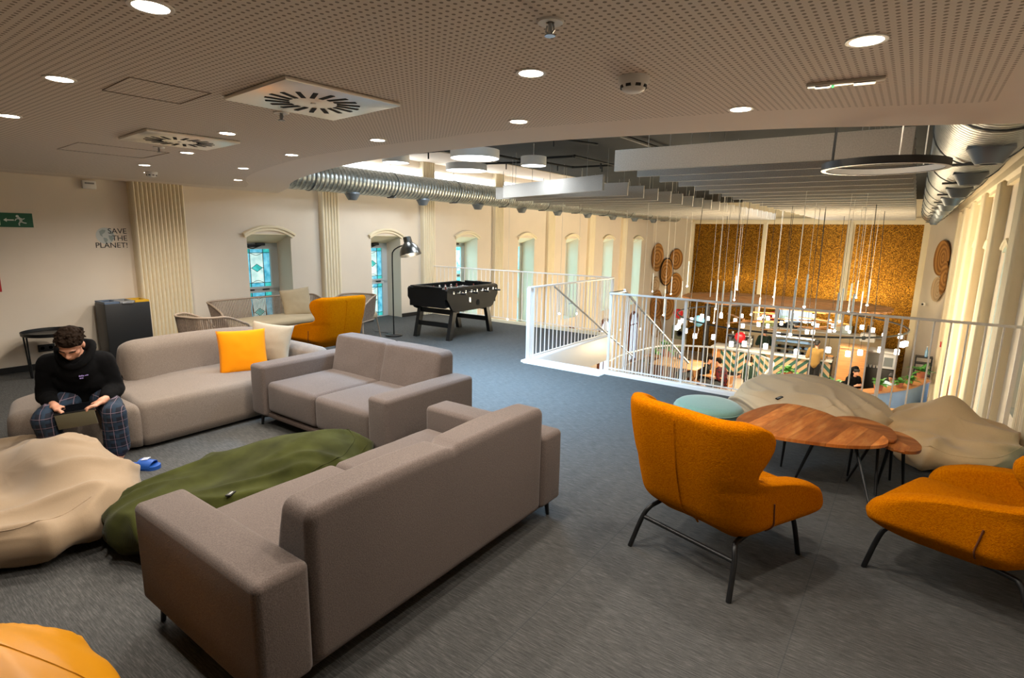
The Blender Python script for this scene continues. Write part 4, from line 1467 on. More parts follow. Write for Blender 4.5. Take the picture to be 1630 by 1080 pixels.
def head(m, M, s=1.0, sub=3):
    # face looks along +Y in M's frame; M origin at the middle of the head
    def B(c, r, rot=None):
        t = MB(); bmesh.ops.create_icosphere(t.b, subdivisions=sub, radius=1)
        m.add(t, M @ Matrix.Translation(V(c) * s) @ (rot.to_4x4() if rot else Matrix.Identity(4)) @ Matrix.Diagonal((r[0] * s, r[1] * s, r[2] * s, 1)))
    B((0, -.012, .028), (.076, .096, .088))          # cranium
    B((0, .018, -.04), (.062, .068, .078))           # face
    B((0, .042, -.088), (.034, .034, .028))          # chin
    B((-.036, .045, -.03), (.026, .026, .024)); B((.036, .045, -.03), (.026, .026, .024))   # cheekbones
    B((0, .078, .012), (.05, .018, .014))            # brow
    def limb(pts, r):
        t = MB(); t.limb([V(p) * s for p in pts], [x * s for x in r], 2); m.add(t, M)
    limb([(0, .084, .004), (0, .104, -.030)], [.009, .015])       # nose
    limb([(-.011, .094, -.036), (.011, .094, -.036)], [.010, .010])
    limb([(-.022, .078, -.062), (0, .087, -.060), (.022, .078, -.062)], [.006, .009, .006])   # lips
    limb([(-.018, .076, -.072), (0, .084, -.071), (.018, .076, -.072)], [.006, .009, .006])
    for sg in (-1, 1):
        B((sg * .077, -.008, -.01), (.011, .020, .032))            # ears
        B((sg * .031, .068, -.002), (.015, .012, .010))            # eyes under the lids
    return B
def hair_cap(m, M, s, seed=0, tufts=90, lift=.02, back=0):
    rnd = random.Random(seed)
    t = MB(); bmesh.ops.create_icosphere(t.b, subdivisions=3, radius=1)
    m.add(t, M @ Matrix.Translation(V((0, -.022, .042)) * s) @ Matrix.Diagonal((.087 * s, .102 * s, .086 * s, 1)))
    t = MB(); bmesh.ops.create_icosphere(t.b, subdivisions=2, radius=1)
    m.add(t, M @ Matrix.Translation(V((0, -.07, -.02 - back)) * s) @ Matrix.Diagonal((.068 * s, .045 * s, (.06 + back) * s, 1)))
    t = MB(); bmesh.ops.create_icosphere(t.b, subdivisions=2, radius=1)
    m.add(t, M @ Matrix.Translation(V((0, .050, .068)) * s) @ Matrix.Diagonal((.064 * s, .044 * s, .034 * s, 1)))
    for i in range(tufts):
        a = rnd.uniform(0, 2 * PI); e = rnd.uniform(.12, 1.3)
        d = V((math.cos(a) * math.cos(e), math.sin(a) * math.cos(e), math.sin(e)))
        p = V((d.x * .082, d.y * .098 - .022, d.z * .08 + .045))
        q = p + d * lift * rnd.uniform(.3, 1) + V((rnd.uniform(-1, 1), rnd.uniform(-.2, 1), rnd.uniform(-.6, .5))) * .016 + V((0, .008, -.004))
        t = MB(); t.limb([p * s, q * s], [.010 * s, .006 * s], 1); m.add(t, M)
def rot_to(fw, up=(0, 0, 1)):
    y = V(fw).normalized(); x = y.cross(V(up)).normalized(); z = x.cross(y)
    return Matrix((x, y, z)).transposed()
def hand(m, wrist, palm, knuck, side, curl, spread=1.0, s=1.0, thumb=None, fingers=None):
    # wrist, centre of the palm, direction across the knuckles (index to little finger), finger chains given as offsets
    w, p = V(wrist), V(palm)
    m.limb([w, w.lerp(p, .6)], [.024 * s, .026 * s], 2)
    k = V(knuck).normalized()
    f = (p - w).normalized()
    for i in (-1.1, -.35, .35, 1.1): m.limb([w.lerp(p, .45) + k * i * .012, p + f * .035 + k * i * .019], [.014 * s, .011 * s], 2)
    for i, ch in zip((-1.5, -.5, .5, 1.5), fingers):
        b = p + f * (.038 - .004 * abs(i)) + k * i * .0175
        pts = [b]
        for d in ch: pts.append(pts[-1] + V(d))
        m.limb(pts, [.0100 * s, .0092 * s, .0086 * s, .0072 * s][:len(pts)], 2)
    if thumb:
        b = w.lerp(p, .45) - k * .026
        pts = [b]
        for d in thumb: pts.append(pts[-1] + V(d))
        m.limb(pts, [.014 * s, .0115 * s, .0085 * s][:len(pts)], 2)

def seated_reader():
    # local frame: faces +Y, own right hand is +X
    t = thing('person', 'person in black hoodie and navy plaid trousers bent over a tablet on the sofa', 'person', (-5.2, 1.33, 0), math.atan2(-.85, -.53))
    def Lp(lat, fwd, z): return V((-lat, fwd, z))
    pel, mid, che, neck = Lp(.13, -.02, .47), Lp(.125, .02, .60), Lp(.115, .09, .72), Lp(.115, .15, .80)
    hc = Lp(.12, .235, .905)
    shR, shL = Lp(-.07, .08, .725), Lp(.265, .08, .725)
    elR, elL = Lp(-.115, .06, .485), Lp(.315, .08, .505)
    wrR, wrL = Lp(-.0, .33, .485), Lp(.325, .35, .50)
    hiR, hiL = Lp(.04, .02, .455), Lp(.22, .02, .455)
    knR, knL = Lp(-.03, .43, .40), Lp(.385, .42, .40)
    anR, anL = Lp(.0, .33, .10), Lp(.365, .36, .10)
    toR, toL = Lp(-.02, .46, .035), Lp(.38, .49, .035)
    HM = Matrix.Translation(hc) @ rot_to((.0, .78, -.62), (0, .62, .78)).to_4x4() @ Matrix.Rotation(-.12, 4, 'Y')
    m = MB()
    head(m, HM, 1.0)
    m.limb([neck - V((0, .03, .05)), hc - V((0, .05, .04))], [.058, .052])
    m.limb([pel, mid, che, neck], [.12, .11, .12, .07])
    m.limb([shR, elR, wrR], [.05, .042, .027]); m.limb([shL, elL, wrL], [.05, .042, .027])
    m.limb([hiR, knR, anR], [.08, .055, .038]); m.limb([hiL, knL, anL], [.08, .055, .038])
    m.limb([che, shR], [.09, .05]); m.limb([che, shL], [.09, .05])
    m.limb([anR - V((0, .03, .05)), toR], [.036, .026]); m.limb([anL - V((0, .03, .05)), toL], [.036, .026])
    # hands closed on the short edges of the tablet: palms outside, fingers over the top, thumbs along the near edge
    # right hand (+X side); the tablet lies between x = -.05 and x = -.29
    hand(m, wrR, (-.045, .405, .478), (-.25, -.80, .12), 1, 0, s=1.12, fingers=[
        [(-.026, .016, .004), (-.020, .006, -.012), (-.010, .0, -.014)],
        [(-.020, .026, .002), (-.014, .016, -.016), (-.005, .004, -.018)],
        [(-.008, .030, -.006), (-.006, .016, -.022), (.0, .0, -.020)],
        [(.002, .026, -.012), (.0, .010, -.020), (.0, -.004, -.016)]],
        thumb=[(-.038, -.004, .004), (-.034, .010, -.008)])
    hand(m, wrL, (-.300, .415, .492), (.25, -.80, .12), -1, 0, s=1.12, fingers=[
        [(.028, .014, .004), (.022, .004, -.010), (.012, .0, -.012)],
        [(.022, .024, .002), (.016, .014, -.014), (.006, .002, -.016)],
        [(.010, .028, -.006), (.008, .014, -.020), (.0, .0, -.018)],
        [(.0, .024, -.012), (.0, .010, -.018), (.0, -.004, -.014)]],
        thumb=[(.036, -.006, .002), (.030, .008, -.010)])
    m.build('body', SKIN, t, angle=180, mods=remesh(.0055, 3))
    m = MB(); hair_cap(m, HM, .96, 4, 260, .013)
    o = m.build('hair', HAIR, t, angle=180, mods=remesh(.0042, 1))
    # eyebrows
    m = MB()
    for sg in (-1, 1):
        tt = MB(); tt.limb([V((sg * .014, .098, .016)), V((sg * .034, .094, .022)), V((sg * .05, .078, .016))], [.004, .005, .003], 1); m.add(tt, HM.copy())
    m.build('eyebrows', HAIR, t, angle=180)
    m = MB()
    m.limb([pel + V((0, 0, .0)), mid, che + V((0, .0, -.02))], [.165, .165, .160], 3)
    m.limb([mid + V((.06, .05, 0)), mid + V((-.06, .05, 0))], [.13, .13], 3)
    m.limb([che - V((0, .02, .02)), shR], [.13, .088], 3); m.limb([che - V((0, .02, .02)), shL], [.13, .088], 3)
    m.limb([che, neck - V((0, .035, .055))], [.13, .080], 3)
    for s_, e_, w_ in ((shR, elR, wrR), (shL, elL, wrL)):
        m.limb([s_, s_.lerp(e_, .5), e_, e_.lerp(w_, .55), e_.lerp(w_, .86)], [.085, .078, .07, .06, .047], 3)
    o = m.build('hoodie', HOODM, t, angle=180, mods=remesh(.010, 6))
    crumple(o, .010, 9)
    m = MB()
    rim = spline([hc + V(p) for p in ((.088, -.045, -.11), (.108, -.10, -.05), (.08, -.15, -.02), (0, -.165, -.01), (-.08, -.15, -.02), (-.108, -.10, -.05), (-.088, -.045, -.11), (-.05, -.005, -.155), (0, .005, -.178), (.05, -.005, -.155))], 3)
    m.limb([V(p) for p in rim] + [V(rim[0])], [.027] * (len(rim) + 1), 2)
    m.limb([hc + V((.05, -.13, -.06)), hc + V((0, -.16, -.11)), hc + V((-.05, -.13, -.06))], [.04, .05, .04])
    o = m.build('hood', HOODM, t, angle=180, mods=remesh(.009, 4))
    crumple(o, .006, 12, 5)
    for sg in (-1, 1):
        m = MB(); m.tube(spline([hc + V((sg * .03, .02, -.15)), hc + V((sg * .035, -.035, -.24)), hc + V((sg * .03, -.05, -.30))], 4), .003, 5)
        m.build('drawstring', HOODM, t)
    # small purple embroidery on the chest
    m = MB()
    Rm = frame_m(Lp(.185, .262, .655), (-1, .12, .08), (0, -.28, 1))
    for x0, y0, w_, h_ in ((-.030, .006, .006, .011), (-.022, .007, .007, .008), (-.013, .007, .005, .011), (-.006, .007, .008, .008), (-.026, -.009, .010, .007), (-.013, -.008, .011, .006), (.008, .009, .006, .006), (.016, .010, .006, .007), (.024, .011, .006, .006)):
        m.prism([(x0, y0), (x0 + w_, y0), (x0 + w_, y0 + h_), (x0, y0 + h_)], 0, .002, Rm)
    m.build('embroidery', plain('lilac_thread', '9a86c4', .7), t, flat=True)
    m = MB()
    m.limb([pel, mid - V((0, .02, .06))], [.155, .14], 3)
    for h_, k_, a_ in ((hiR, knR, anR), (hiL, knL, anL)):
        m.limb([h_, h_.lerp(k_, .5), k_, k_.lerp(a_, .5), a_.lerp(k_, .08)], [.105, .088, .078, .080, .084], 3)
    o = m.build('trousers', PLAID, t, angle=180, mods=remesh(.010, 5))
    crumple(o, .012, 8, 9)
    return t
seated_reader()
t = thing('tablet', 'black tablet with olive cover held by the seated person', 'tablet', (-5.2, 1.33, 0), math.atan2(-.85, -.53))
M = Matrix.Translation((-.172, .425, .468)) @ Matrix.Rotation(.10, 4, 'Y') @ Matrix.Rotation(-.12, 4, 'X')
m = MB(); m.box(-.125, .125, -.085, .075, -.005, .005, .003); m.b.transform(M); m.build('body', BLACK, t)
m = MB(); m.box(-.115, .115, -.075, .065, .005, .0062); m.b.transform(M); m.build('screen', plain('tablet_screen', '0a0b0e', .12), t, flat=True)
m = MB(); m.box(-.118, .118, .068, .076, -.115, -.004, .003); m.b.transform(M); m.build('cover_flap', fabric('olive_cover', '5d5845', .08, 300, .1), t)
# slides on the carpet
BLUE = plain('blue_rubber', '1c4fa0', .5)
def slide(label, loc, rz):
    t = thing('slide_sandal', label, 'sandal', loc, rz, 'blue slides')
    out = [(.036, -.13), (.045, -.10), (.040, -.03), (.048, .05), (.050, .10), (.035, .135), (0, .148), (-.035, .135), (-.050, .10), (-.046, .05), (-.038, -.03), (-.045, -.10), (-.036, -.13), (0, -.142)]
    P = spline([(*out[-1], 0)] + [(*p, 0) for p in out] + [(*out[0], 0)], 4)[4:-4]
    m = MB(); m.prism([(p.x, p.y) for p in P[:-1]], 0, .028); m.build('sole', BLUE, t)
    m = MB()
    def f(u, v):
        a = PI * u
        y = lerp(.0, .10, v)
        return V((.052 * math.cos(a), y + .012 * math.sin(a), .012 + (.062 - .012 * v) * math.sin(a) ** .7))
    m.grid(f, 18, 8)
    o = m.build('strap', BLUE, t, mods=[('SOLIDIFY', dict(thickness=.006))], angle=60)
    m = MB()
    for i in range(3):
        m.obox((-.016 + i * .016, .05, .0765 - .001 * i), (.006, .045, .003), .35)
    m.build('emblem', plain('emblem_white', 'e6ecf2', .5), o, flat=True)
    return t
slide('blue slide sandal with white emblem, its whole strap in view on the carpet', (-4.46, 1.50, 0), -.95)
slide('blue slide sandal mostly hidden behind the cream beanbag', (-4.60, 1.36, 0), -1.0)

def figure(label, loc, rz, top, bottom, skin, hair, seated=False, lean=.05, arms='down', s=1.0, hood=False, long=0):
    t = thing('person', label, 'person', loc, rz)
    h = 0 if not seated else -.42
    H = lambda x, y, z: V((x, y, z)) * s
    pel = H(0, 0, .92 + h); che = H(0, lean * .7, 1.27 + h); neck = H(0, lean, 1.45 + h); hc = H(0, lean * 1.5 + .02, 1.61 + h)
    if seated: hip, kn, an = (.09, .02, .90 + h), (.12, .42, .50), (.12, .40, .08)
    else: hip, kn, an = (.09, 0, .90), (.10, .02, .49), (.11, -.02, .07)
    if arms == 'down': el, wr = (.25, -.03, 1.12 + h), (.24, .08, .90 + h)
    elif arms == 'front': el, wr = (.24, .06, 1.14 + h), (.14, .30, 1.08 + h)
    else: el, wr = (.24, .05, 1.14 + h), (.10, .22, 1.22 + h)
    HM = Matrix.Translation(hc) @ rot_to((0, 1, -.25)).to_4x4()
    m = MB()
    head(m, HM, s, 2)
    m.limb([neck - V((0, 0, .06)), hc - V((0, .01, .05))], [.055, .05])
    m.limb([pel, che, neck], [.12, .13, .06])
    for sg in (-1, 1):
        X = lambda p: H(sg * p[0], p[1], p[2])
        sh = H(sg * .17, lean * .8, 1.40 + h)
        w_ = X(wr)
        m.limb([sh, X(el), w_], [.05, .042, .03])
        m.limb([w_, w_ + (w_ - X(el)).normalized() * .09], [.03, .035])
        fd = (w_ - X(el)).normalized()
        k = fd.cross(V((1, 0, 0))).normalized()
        for i in range(4): m.limb([w_ + fd * .09 + k * (i - 1.5) * .02, w_ + fd * (.15 - .008 * abs(i - 1)) + k * (i - 1.5) * .022 - V((sg * .012, 0, 0))], [.011, .009], 1)
        m.limb([w_ + fd * .04 - k * .03, w_ + fd * .09 - k * .052], [.013, .010], 1)
        m.limb([X(hip), X(kn), X(an)], [.085, .055, .042]); m.limb([X(an) - V((0, .03, .03)), X(an) + H(0, .16, -.035)], [.04, .03])
    m.build('body', skin, t, angle=180, mods=remesh(.012, 2))
    m = MB(); hair_cap(m, HM, s, 8, 30, .012, long)
    m.build('hair', hair, t, angle=180, mods=remesh(.012, 1))
    m = MB()
    m.limb([pel + H(0, 0, .02), che, neck - H(0, 0, .05)], [.155, .165, .09], 3)
    for sg in (-1, 1):
        X = lambda p: H(sg * p[0], p[1], p[2])
        sh = H(sg * .17, lean * .8, 1.40 + h)
        m.limb([che, sh], [.13, .078]); m.limb([sh, X(el)] + ([X(el).lerp(X(wr), .8)] if arms != 'front' or hood else []), [.078, .066] + ([.05] if arms != 'front' or hood else []), 2)
    if hood:
        m.limb([neck + H(0, -.08, .0), hc + H(0, -.06, .05), hc + H(0, -.02, .1)], [.10, .11, .085])
    o = m.build('top', top, t, angle=180, mods=remesh(.018, 4)); crumple(o, .01, 8)
    m = MB()
    for sg in (-1, 1):
        X = lambda p: H(sg * p[0], p[1], p[2])
        m.limb([X(hip), X(kn), X(an)], [.12, .085, .07], 2)
    o = m.build('trousers', bottom, t, angle=180, mods=remesh(.018, 4)); crumple(o, .01, 8)
    return t
BLK = fabric('black_cotton', '121214', .2, 200, .1)
DGREEN = fabric('dark_green_apron', '14241c', .2, 200, .1)
MUSTT = fabric('mustard_cotton', '7d6132', .12, 200, .1)
LBLUE = fabric('light_blue_cotton', '9fb4c4', .12, 200, .1)
GREYC = fabric('grey_denim', '54585c', .15, 200, .1)
figure('person in mustard T-shirt and black trousers standing at the café counter, back turned', (-2.26, 20.35, ZF), .0, MUSTT, BLK, SKIN2, HAIRB, arms='front')
figure('barista in dark green top standing behind the chevron counter by the coffee machine', (-4.12, 21.75, ZF), .5, DGREEN, BLK, SKIN, HAIRB, arms='front')
figure('person in dark green clothes standing on the hall floor below the stair', (-3.35, 16.2, ZF), 1.2, DGREEN, BLK, SKIN, HAIR, arms='front')
figure('person in black top eating at the small café table', (-5.05, 17.5, ZF), -1.45, BLK, GREYC, SKIN, HAIR, seated=True, arms='front', lean=.12, long=.05)
figure('person in red checked shirt eating at the small café table', (-4.35, 17.35, ZF), 1.35, RPLAID, GREYC, SKIN, HAIR, seated=True, arms='front', lean=.14)
figure('person in dark top leaning on folded arms at the table beyond the landing railing', (-5.75, 18.05, ZF), 3.0, BLK, GREYC, SKIN, HAIR, seated=True, arms='front', lean=.3)
figure('person in black hood seated beside the wooden kiosk', (-1.05, 18.75, ZF), -2.3, HOODM, BLK, SKIN, HAIRB, seated=True, arms='up', hood=True)
figure('person in pale blue shirt seated in the round booth behind the plants', (-.05, 18.65, ZF), 2.6, LBLUE, BLK, SKIN2, HAIRB, seated=True, arms='front')
# ------------------------------------------------------------------ railings
def bars(t, name, pts, r=.008, mat=None, n=6):
    # one baluster mesh per length, copied along the rail
    cache = {}
    for p, h in pts:
        key = round(h, 2)
        if key not in cache:
            m = MB(); m.tube([(0, 0, 0), (0, 0, h)], r, n)
            o = m.build(name, mat or WHITE, t, loc=p)
            cache[key] = o
        else:
            o = cache[key].copy(); COL.objects.link(o); o.parent = t; o.location = p
            KIDS.setdefault(t.name, []).append(o)
RH = 1.06
t = thing('railing', 'long white railing along the gallery front, from stair post to hall wall', 'railing', (0, 0, 0))
m = MB(); m.obox((-1.02, 6.38, RH - .01), (4.1, .045, .022), bev=.004); m.build('handrail', WHITE, t)
m = MB(); m.obox((-1.02, 6.38, .08), (4.1, .03, .012)); m.build('bottom_rail', WHITE, t)
xs = [-3.07 + .122 * i for i in range(1, 34)]
bars(t, 'baluster', [((x, 6.38, .08), RH - .10) for i, x in enumerate(xs) if i % 8 != 7])
for x in [-3.055] + [x for i, x in enumerate(xs) if i % 8 == 7]:
    m = MB(); m.box(-.017, .017, -.008, .008, 0, RH - .04, .002); m.build('post', WHITE, t, loc=(x, 6.38, .04))
t = thing('railing', 'white railing beside the stair opening, on the table football side', 'railing', (0, 0, 0))
m = MB(); m.obox((-4.22, 7.55, RH - .01), (.045, 2.62, .022), bev=.004); m.build('handrail', WHITE, t)
m = MB(); m.obox((-4.22, 7.55, .08), (.03, 2.62, .012)); m.build('bottom_rail', WHITE, t)
bars(t, 'baluster', [((-4.22, 6.34 + .112 * i, .08), RH - .10) for i in range(1, 22)])
for y in (6.24, 6.34, 8.84):
    m = MB(); m.box(-.028, .028, -.012, .012, 0, RH - .02, .002); m.build('post', WHITE, t, loc=(-4.22, y, 0))
m = MB(); m.tube([(-4.13, 6.75, 1.04), (-4.13, 9.7, -.49)], .014, 8)
for y in (7.3, 8.3): m.tube([(-4.13, y, 1.04 - .52 * (y - 6.75)), (-4.2, y, 1.02 - .52 * (y - 6.75))], .008, 6)
m.build('stair_handrail', STEEL, t)
t = thing('railing', 'cream railing across the back of the gallery behind the table football', 'railing', (0, 0, 0))
m = MB(); m.obox((-6.43, 8.9, RH - .01), (4.4, .045, .022), bev=.004); m.build('handrail', WHITE, t)
m = MB(); m.obox((-6.43, 8.9, .09), (4.4, .03, .012)); m.build('bottom_rail', WHITE, t)
bars(t, 'baluster', [((-8.6 + .115 * i, 8.9, .09), RH - .11) for i in range(1, 38)])
m = MB(); m.box(-.02, .02, -.01, .01, 0, RH - .05, .002); m.build('post', BLACK, t, loc=(-8.6, 8.9, .04))
t = thing('railing', 'white railing going down the open side of the stair', 'railing', (0, 0, 0))
top = [(-3.07, 6.40, RH), (-3.07, 6.80, RH), (-3.07, 9.72, RH - .52 * 2.92)]
m = MB(); m.obox((-3.07, 6.6, RH - .01), (.045, .42, .022), bev=.004); m.tube(top[1:], .018, 8); m.build('handrail', STEEL, t)
pts = []
for i in range(1, 29):
    y = 6.42 + .115 * i
    zt = RH - .02 if y < 6.8 else RH - .52 * (y - 6.8)
    zb = .02 - .52 * max(0, y - 6.5)
    pts.append(((-3.07, y, zb), zt - zb))
bars(t, 'baluster', [(p, round(h, 2)) for p, h in pts])
# stair flights and landing
def flight(m, x0, x1, y, z, dy, n, rise=.19, going=.365, th=.05):
    for i in range(n):
        zz = z - rise * (i + 1)
        m.box(x0, x1, min(y + dy * going * i, y + dy * going * (i + 1)), max(y + dy * going * i, y + dy * going * (i + 1)) + .02, zz - th, zz)
STONE = plain('stair_tread', '8d9198', .6)
m = MB(); flight(m, -4.19, -3.09, 6.2, 0, 1, 9)
m.struct('floor_stair_upper', STONE, flat=True)
LZ = -1.74
land = [(-4.75, 9.4), (-2.0, 9.4), (-2.0, 11.7)] + [(p.x, p.y) for p in spline([(-2.08, 11.95, 0), (-2.5, 12.67, 0), (-3.0, 12.8, 0), (-3.7, 12.75, 0), (-4.47, 12.2, 0), (-4.78, 10.8, 0)], 4)]
m = MB(); m.prism(land, LZ - .2, LZ); m.struct('floor_landing', STONE, flat=True)
m = MB(); flight(m, -3.0, -2.0, 9.4, LZ, -1, 7, .21, .33); m.struct('floor_stair_lower', STONE, flat=True)
m = MB()
for x in (-4.22, -3.07):
    v = [(6.2, 0), (6.2, -.34), (9.45, LZ - .34), (9.45, LZ + .12), (6.55, -.05)]
    m.prism(v, x - .02, x + .02, Matrix(((0, 0, 1, 0), (1, 0, 0, 0), (0, 1, 0, 0), (0, 0, 0, 1))))
v = [(9.5, LZ + .15), (9.5, LZ - .25), (7.0, ZF), (7.0, ZF + .35)]
for x in (-2.0, -3.02): m.prism(v, x - .02, x + .02, Matrix(((0, 0, 1, 0), (1, 0, 0, 0), (0, 1, 0, 0), (0, 0, 0, 1))))
m.struct('trim_stair_stringers', WHITE, flat=True)
m = MB(); m.box(-3.5, -3.06, 10.1, 10.25, ZF, -.95, .02); m.struct('trim_stair_newel_wall', CREAM)
t = thing('railing', 'curved white railing round the stair landing below', 'railing', (0, 0, 0))
path = spline([(-4.72, 9.9, -.70), (-4.76, 10.74, -.70), (-4.47, 12.15, -.70), (-3.7, 12.72, -.70), (-3.0, 12.77, -.70), (-2.5, 12.6, -.70), (-2.06, 11.95, -.70), (-2.0, 10.9, -.72), (-2.0, 9.5, -.95), (-2.0, 7.1, -2.3)], 8)
m = MB(); m.tube(path, .02, 8); m.build('handrail', WHITE, t)
pts = []; acc = 0
for a, b in zip(path, path[1:]):
    acc += (b - a).length
    if acc > .11:
        acc = 0
        zb = LZ if b.y > 9.4 else LZ + .1 - .62 * (9.4 - b.y)
        pts.append(((b.x, b.y, zb), round(b.z - zb, 2)))
bars(t, 'baluster', pts[:96])

# ------------------------------------------------------------------ ducts
def galv():
    t = NT('galvanised_spiral')
    s = t.sep(t.coord())
    w_ = t.math('ABSOLUTE', t.math('SINE', t.math('MULTIPLY', s[1], 38)))
    n = t.noise(t.coord((6, 6, 6)), 4, 3)
    t.col(t.ramp(n, [(.3, lin('8b9290')), (.7, lin('b4bab8'))]))
    t.set(.34, .85)
    t.bump(t.math('POWER', w_, 8), 1, .03)
    return t.m
GALV = galv()
NOZ = plain('nozzle_grey', '70777c', .45, .4)
def duct(label, x, zc, r, y0, y1, noz, hx):
    t = thing('ventilation_duct', label, 'duct', (x, y0, zc), 0, 'spiral ducts')
    m = MB(); m.lathe([(r, 0), (r, y1 - y0)], 40, m=Matrix.Rotation(-PI / 2, 4, 'X'), caps=True); m.build('pipe', GALV, t, angle=60)
    for y in noz:
        m = MB(); m.lathe([(.11, .03), (.13, .03), (.135, .0), (.12, -.02), (.085, -.085), (.075, -.10), (.05, -.10), (.045, -.07), (0, -.07)], 24, (0, y - y0, -r), caps=False)
        m.build('nozzle', NOZ, t)
        m = MB()
        k = y - y0 + .85
        m.obox((hx * .05, k, -r - .004), (r * .85, .05, .02)); m.build('vent_slot', plain('slot_grey', '4a4f52', .5), t)
    y = y0 + .6
    while y < y1:
        m = MB(); m.tube([(r * 1.01 * math.cos(a), y - y0, r * 1.01 * math.sin(a)) for a in [2 * PI * i / 28 for i in range(28)]], .009, 5, closed=True)
        m.tube([(0, y - y0, r), (0, y - y0, ZM - zc)], .005, 5)
        m.build('hanger', plain('hanger_steel', '5b6062', .5, .5), t)
        y += 1.75
    return t
duct('long galvanised spiral duct above the window wall', -8.08, 2.63, .225, 4.9, 22.5, [6.37 + 1.72 * i for i in range(9)], 1)
duct('wide galvanised spiral duct above the hall wall', .33, 2.72, .33, 3.7, 22.5, [5.1 + 1.75 * i for i in range(10)], -1)

# ------------------------------------------------------------------ baffles and services under the high ceiling
def felt():
    t = NT('grey_felt')
    n = t.noise(t.coord(), 90, 3, .7)
    t.col(t.ramp(n, [(.3, lin('aaa49b')), (.7, lin('cbc5bb'))]))
    t.set(.95, 0, .1)
    return t.m
FELT = felt()
def baffle(label, xa, xb, y, z0=2.45, h=.22, rz=0, group=None):
    L = xb - xa
    t = thing('ceiling_baffle', label, 'acoustic baffle', ((xa + xb) / 2, y, z0), rz, group)
    m = MB(); m.box(-L / 2, L / 2, -.022, .022, 0, h, .004); m.build('panel', FELT, t)
    for x in (-L * .36, L * .36):
        m = MB(); m.tube([(x, 0, h), (x, 0, ZM - z0)], .004, 5); m.build('wire', plain('wire_grey', '9a9a98', .5), t)
    return t
ys = [5.67] + [6.28 + .70 * i for i in range(23)]
for i, y in enumerate(ys):
    baffle('grey felt ceiling baffle, %s from the gallery in the row by the wide duct' % ORD[i], -2.75, -.12, y, group='baffles in the row by the wide duct')
ys = [8.95 + .68 * i for i in range(19)]
baffle('grey felt ceiling baffle hung askew, first from the gallery in the window-side row', -6.62, -3.92, 8.3, rz=-.33, h=.24, group='baffles in the window-side row')
for i, y in enumerate(ys):
    baffle('grey felt ceiling baffle, %s from the gallery in the window-side row' % ORD[i + 1], -6.9, -4.08, y, group='baffles in the window-side row')
PIPEM = plain('pipe_black', '14171a', .5)
for lab, pts, r in (('thick black pipe run under the dark ceiling nearest the gallery edge', [(-5.2, 5.2, 3.1), (-3.4, 5.0, 3.1), (-1.2, 4.7, 3.1), (.2, 4.6, 3.1)], .035),
                    ('black pipe running towards the end wall between the baffle rows', [(-3.6, 4.5, 3.15), (-3.5, 9, 3.15), (-3.45, 20, 3.15)], .03),
                    ('black cable conduit crossing above the drum lamps', [(-7.6, 7.0, 3.12), (-6.2, 7.1, 3.12), (-6.1, 8.6, 3.12), (-5.0, 8.7, 3.12), (-4.9, 10.5, 3.12)], .022),
                    ('second black conduit behind the drum lamps', [(-7.4, 8.8, 3.14), (-6.0, 9.2, 3.14), (-5.9, 10.2, 3.14), (-4.6, 10.3, 3.14)], .02),
                    ('thin black sprinkler pipe over the drum lamps', [(-7.9, 5.8, 3.16), (-5.6, 5.7, 3.16), (-4.8, 6.4, 3.16), (-4.2, 8.0, 3.16)], .02)):
    t = thing('ceiling_pipe', lab, 'pipe')
    m = MB(); m.tube(pts, r, 8); m.build('pipe', PIPEM, t)
    m = MB()
    for p in pts[1:-1]: m.ball(p, r * 1.5, sub=2)
    for a, b in zip(pts, pts[1:]):
        q = V(a).lerp(V(b), .5); m.tube([(q.x, q.y, q.z), (q.x, q.y, q.z - .12)], r * .6, 6)
    m.build('fittings', PIPEM, t)
DRUME = emit('drum_diffuser', (.93, .97, 1), 7)
for lab, x, y, z, r, h in (('largest round white drum lamp, hanging in the middle of the drum cluster', -5.55, 6.66, 2.88, .37, .12), ('wide white drum lamp hanging low beyond the largest drum', -6.73, 7.84, 2.88, .37, .11),
                           ('small deep white drum lamp hung apart towards the baffles', -5.25, 7.8, 2.88, .21, .14), ('small white drum lamp half hidden by the ceiling edge', -7.04, 6.44, 2.88, .22, .12)):
    t = thing('drum_lamp', lab, 'pendant lamp', (x, y, z), 0, 'round drum lamps')
    m = MB(); m.lathe([(r - .012, 0), (r - .006, -.006), (r, 0), (r, h), (0, h)], 48, caps=False); m.build('drum', WHITEP, t)
    m = MB(); m.lathe([(0, .002), (r - .012, .002)], 48, caps=False); m.build('diffuser', DRUME, t)
    m = MB(); m.tube([(0, 0, h), (0, 0, ZM - z - .022)], .006, 6); m.build('stem', WHITEP, t)
    light('drum_lamp_light', 'AREA', (0, 0, -.02), 260 * r * r * E_DRUM, (.78, .88, 1), 2 * r, parent=t)
# black ring lamp
t = thing('ring_lamp', 'black ring pendant lamp hanging just beyond the gallery ceiling edge', 'pendant lamp', (-.225, 4.18, 2.19), .0)
m = MB()
R0 = .335
m.grid(lambda u, v: (lambda a, q: V((q[0] * math.cos(a), q[0] * math.sin(a), q[1])))(2 * PI * u, [(R0, 0), (R0, .042), (R0 - .03, .042), (R0 - .03, .012), (R0 - .028, 0)][min(4, int(v * 4 + .01))]), 72, 5, cu=True)
m.build('band', BLACK, t, angle=30)
m = MB(); m.grid(lambda u, v: V(((R0 - .030 - .002 * v) * math.cos(2 * PI * u), (R0 - .03 - .002 * v) * math.sin(2 * PI * u), .002 + .034 * v)), 72, 2, cu=True)
m.grid(lambda u, v: V(((R0 - .028 * v) * math.cos(2 * PI * u), (R0 - .028 * v) * math.sin(2 * PI * u), -.001)), 72, 2, cu=True)
m.build('diffuser', plain('ring_opal', 'c9c7c2', .4), t)
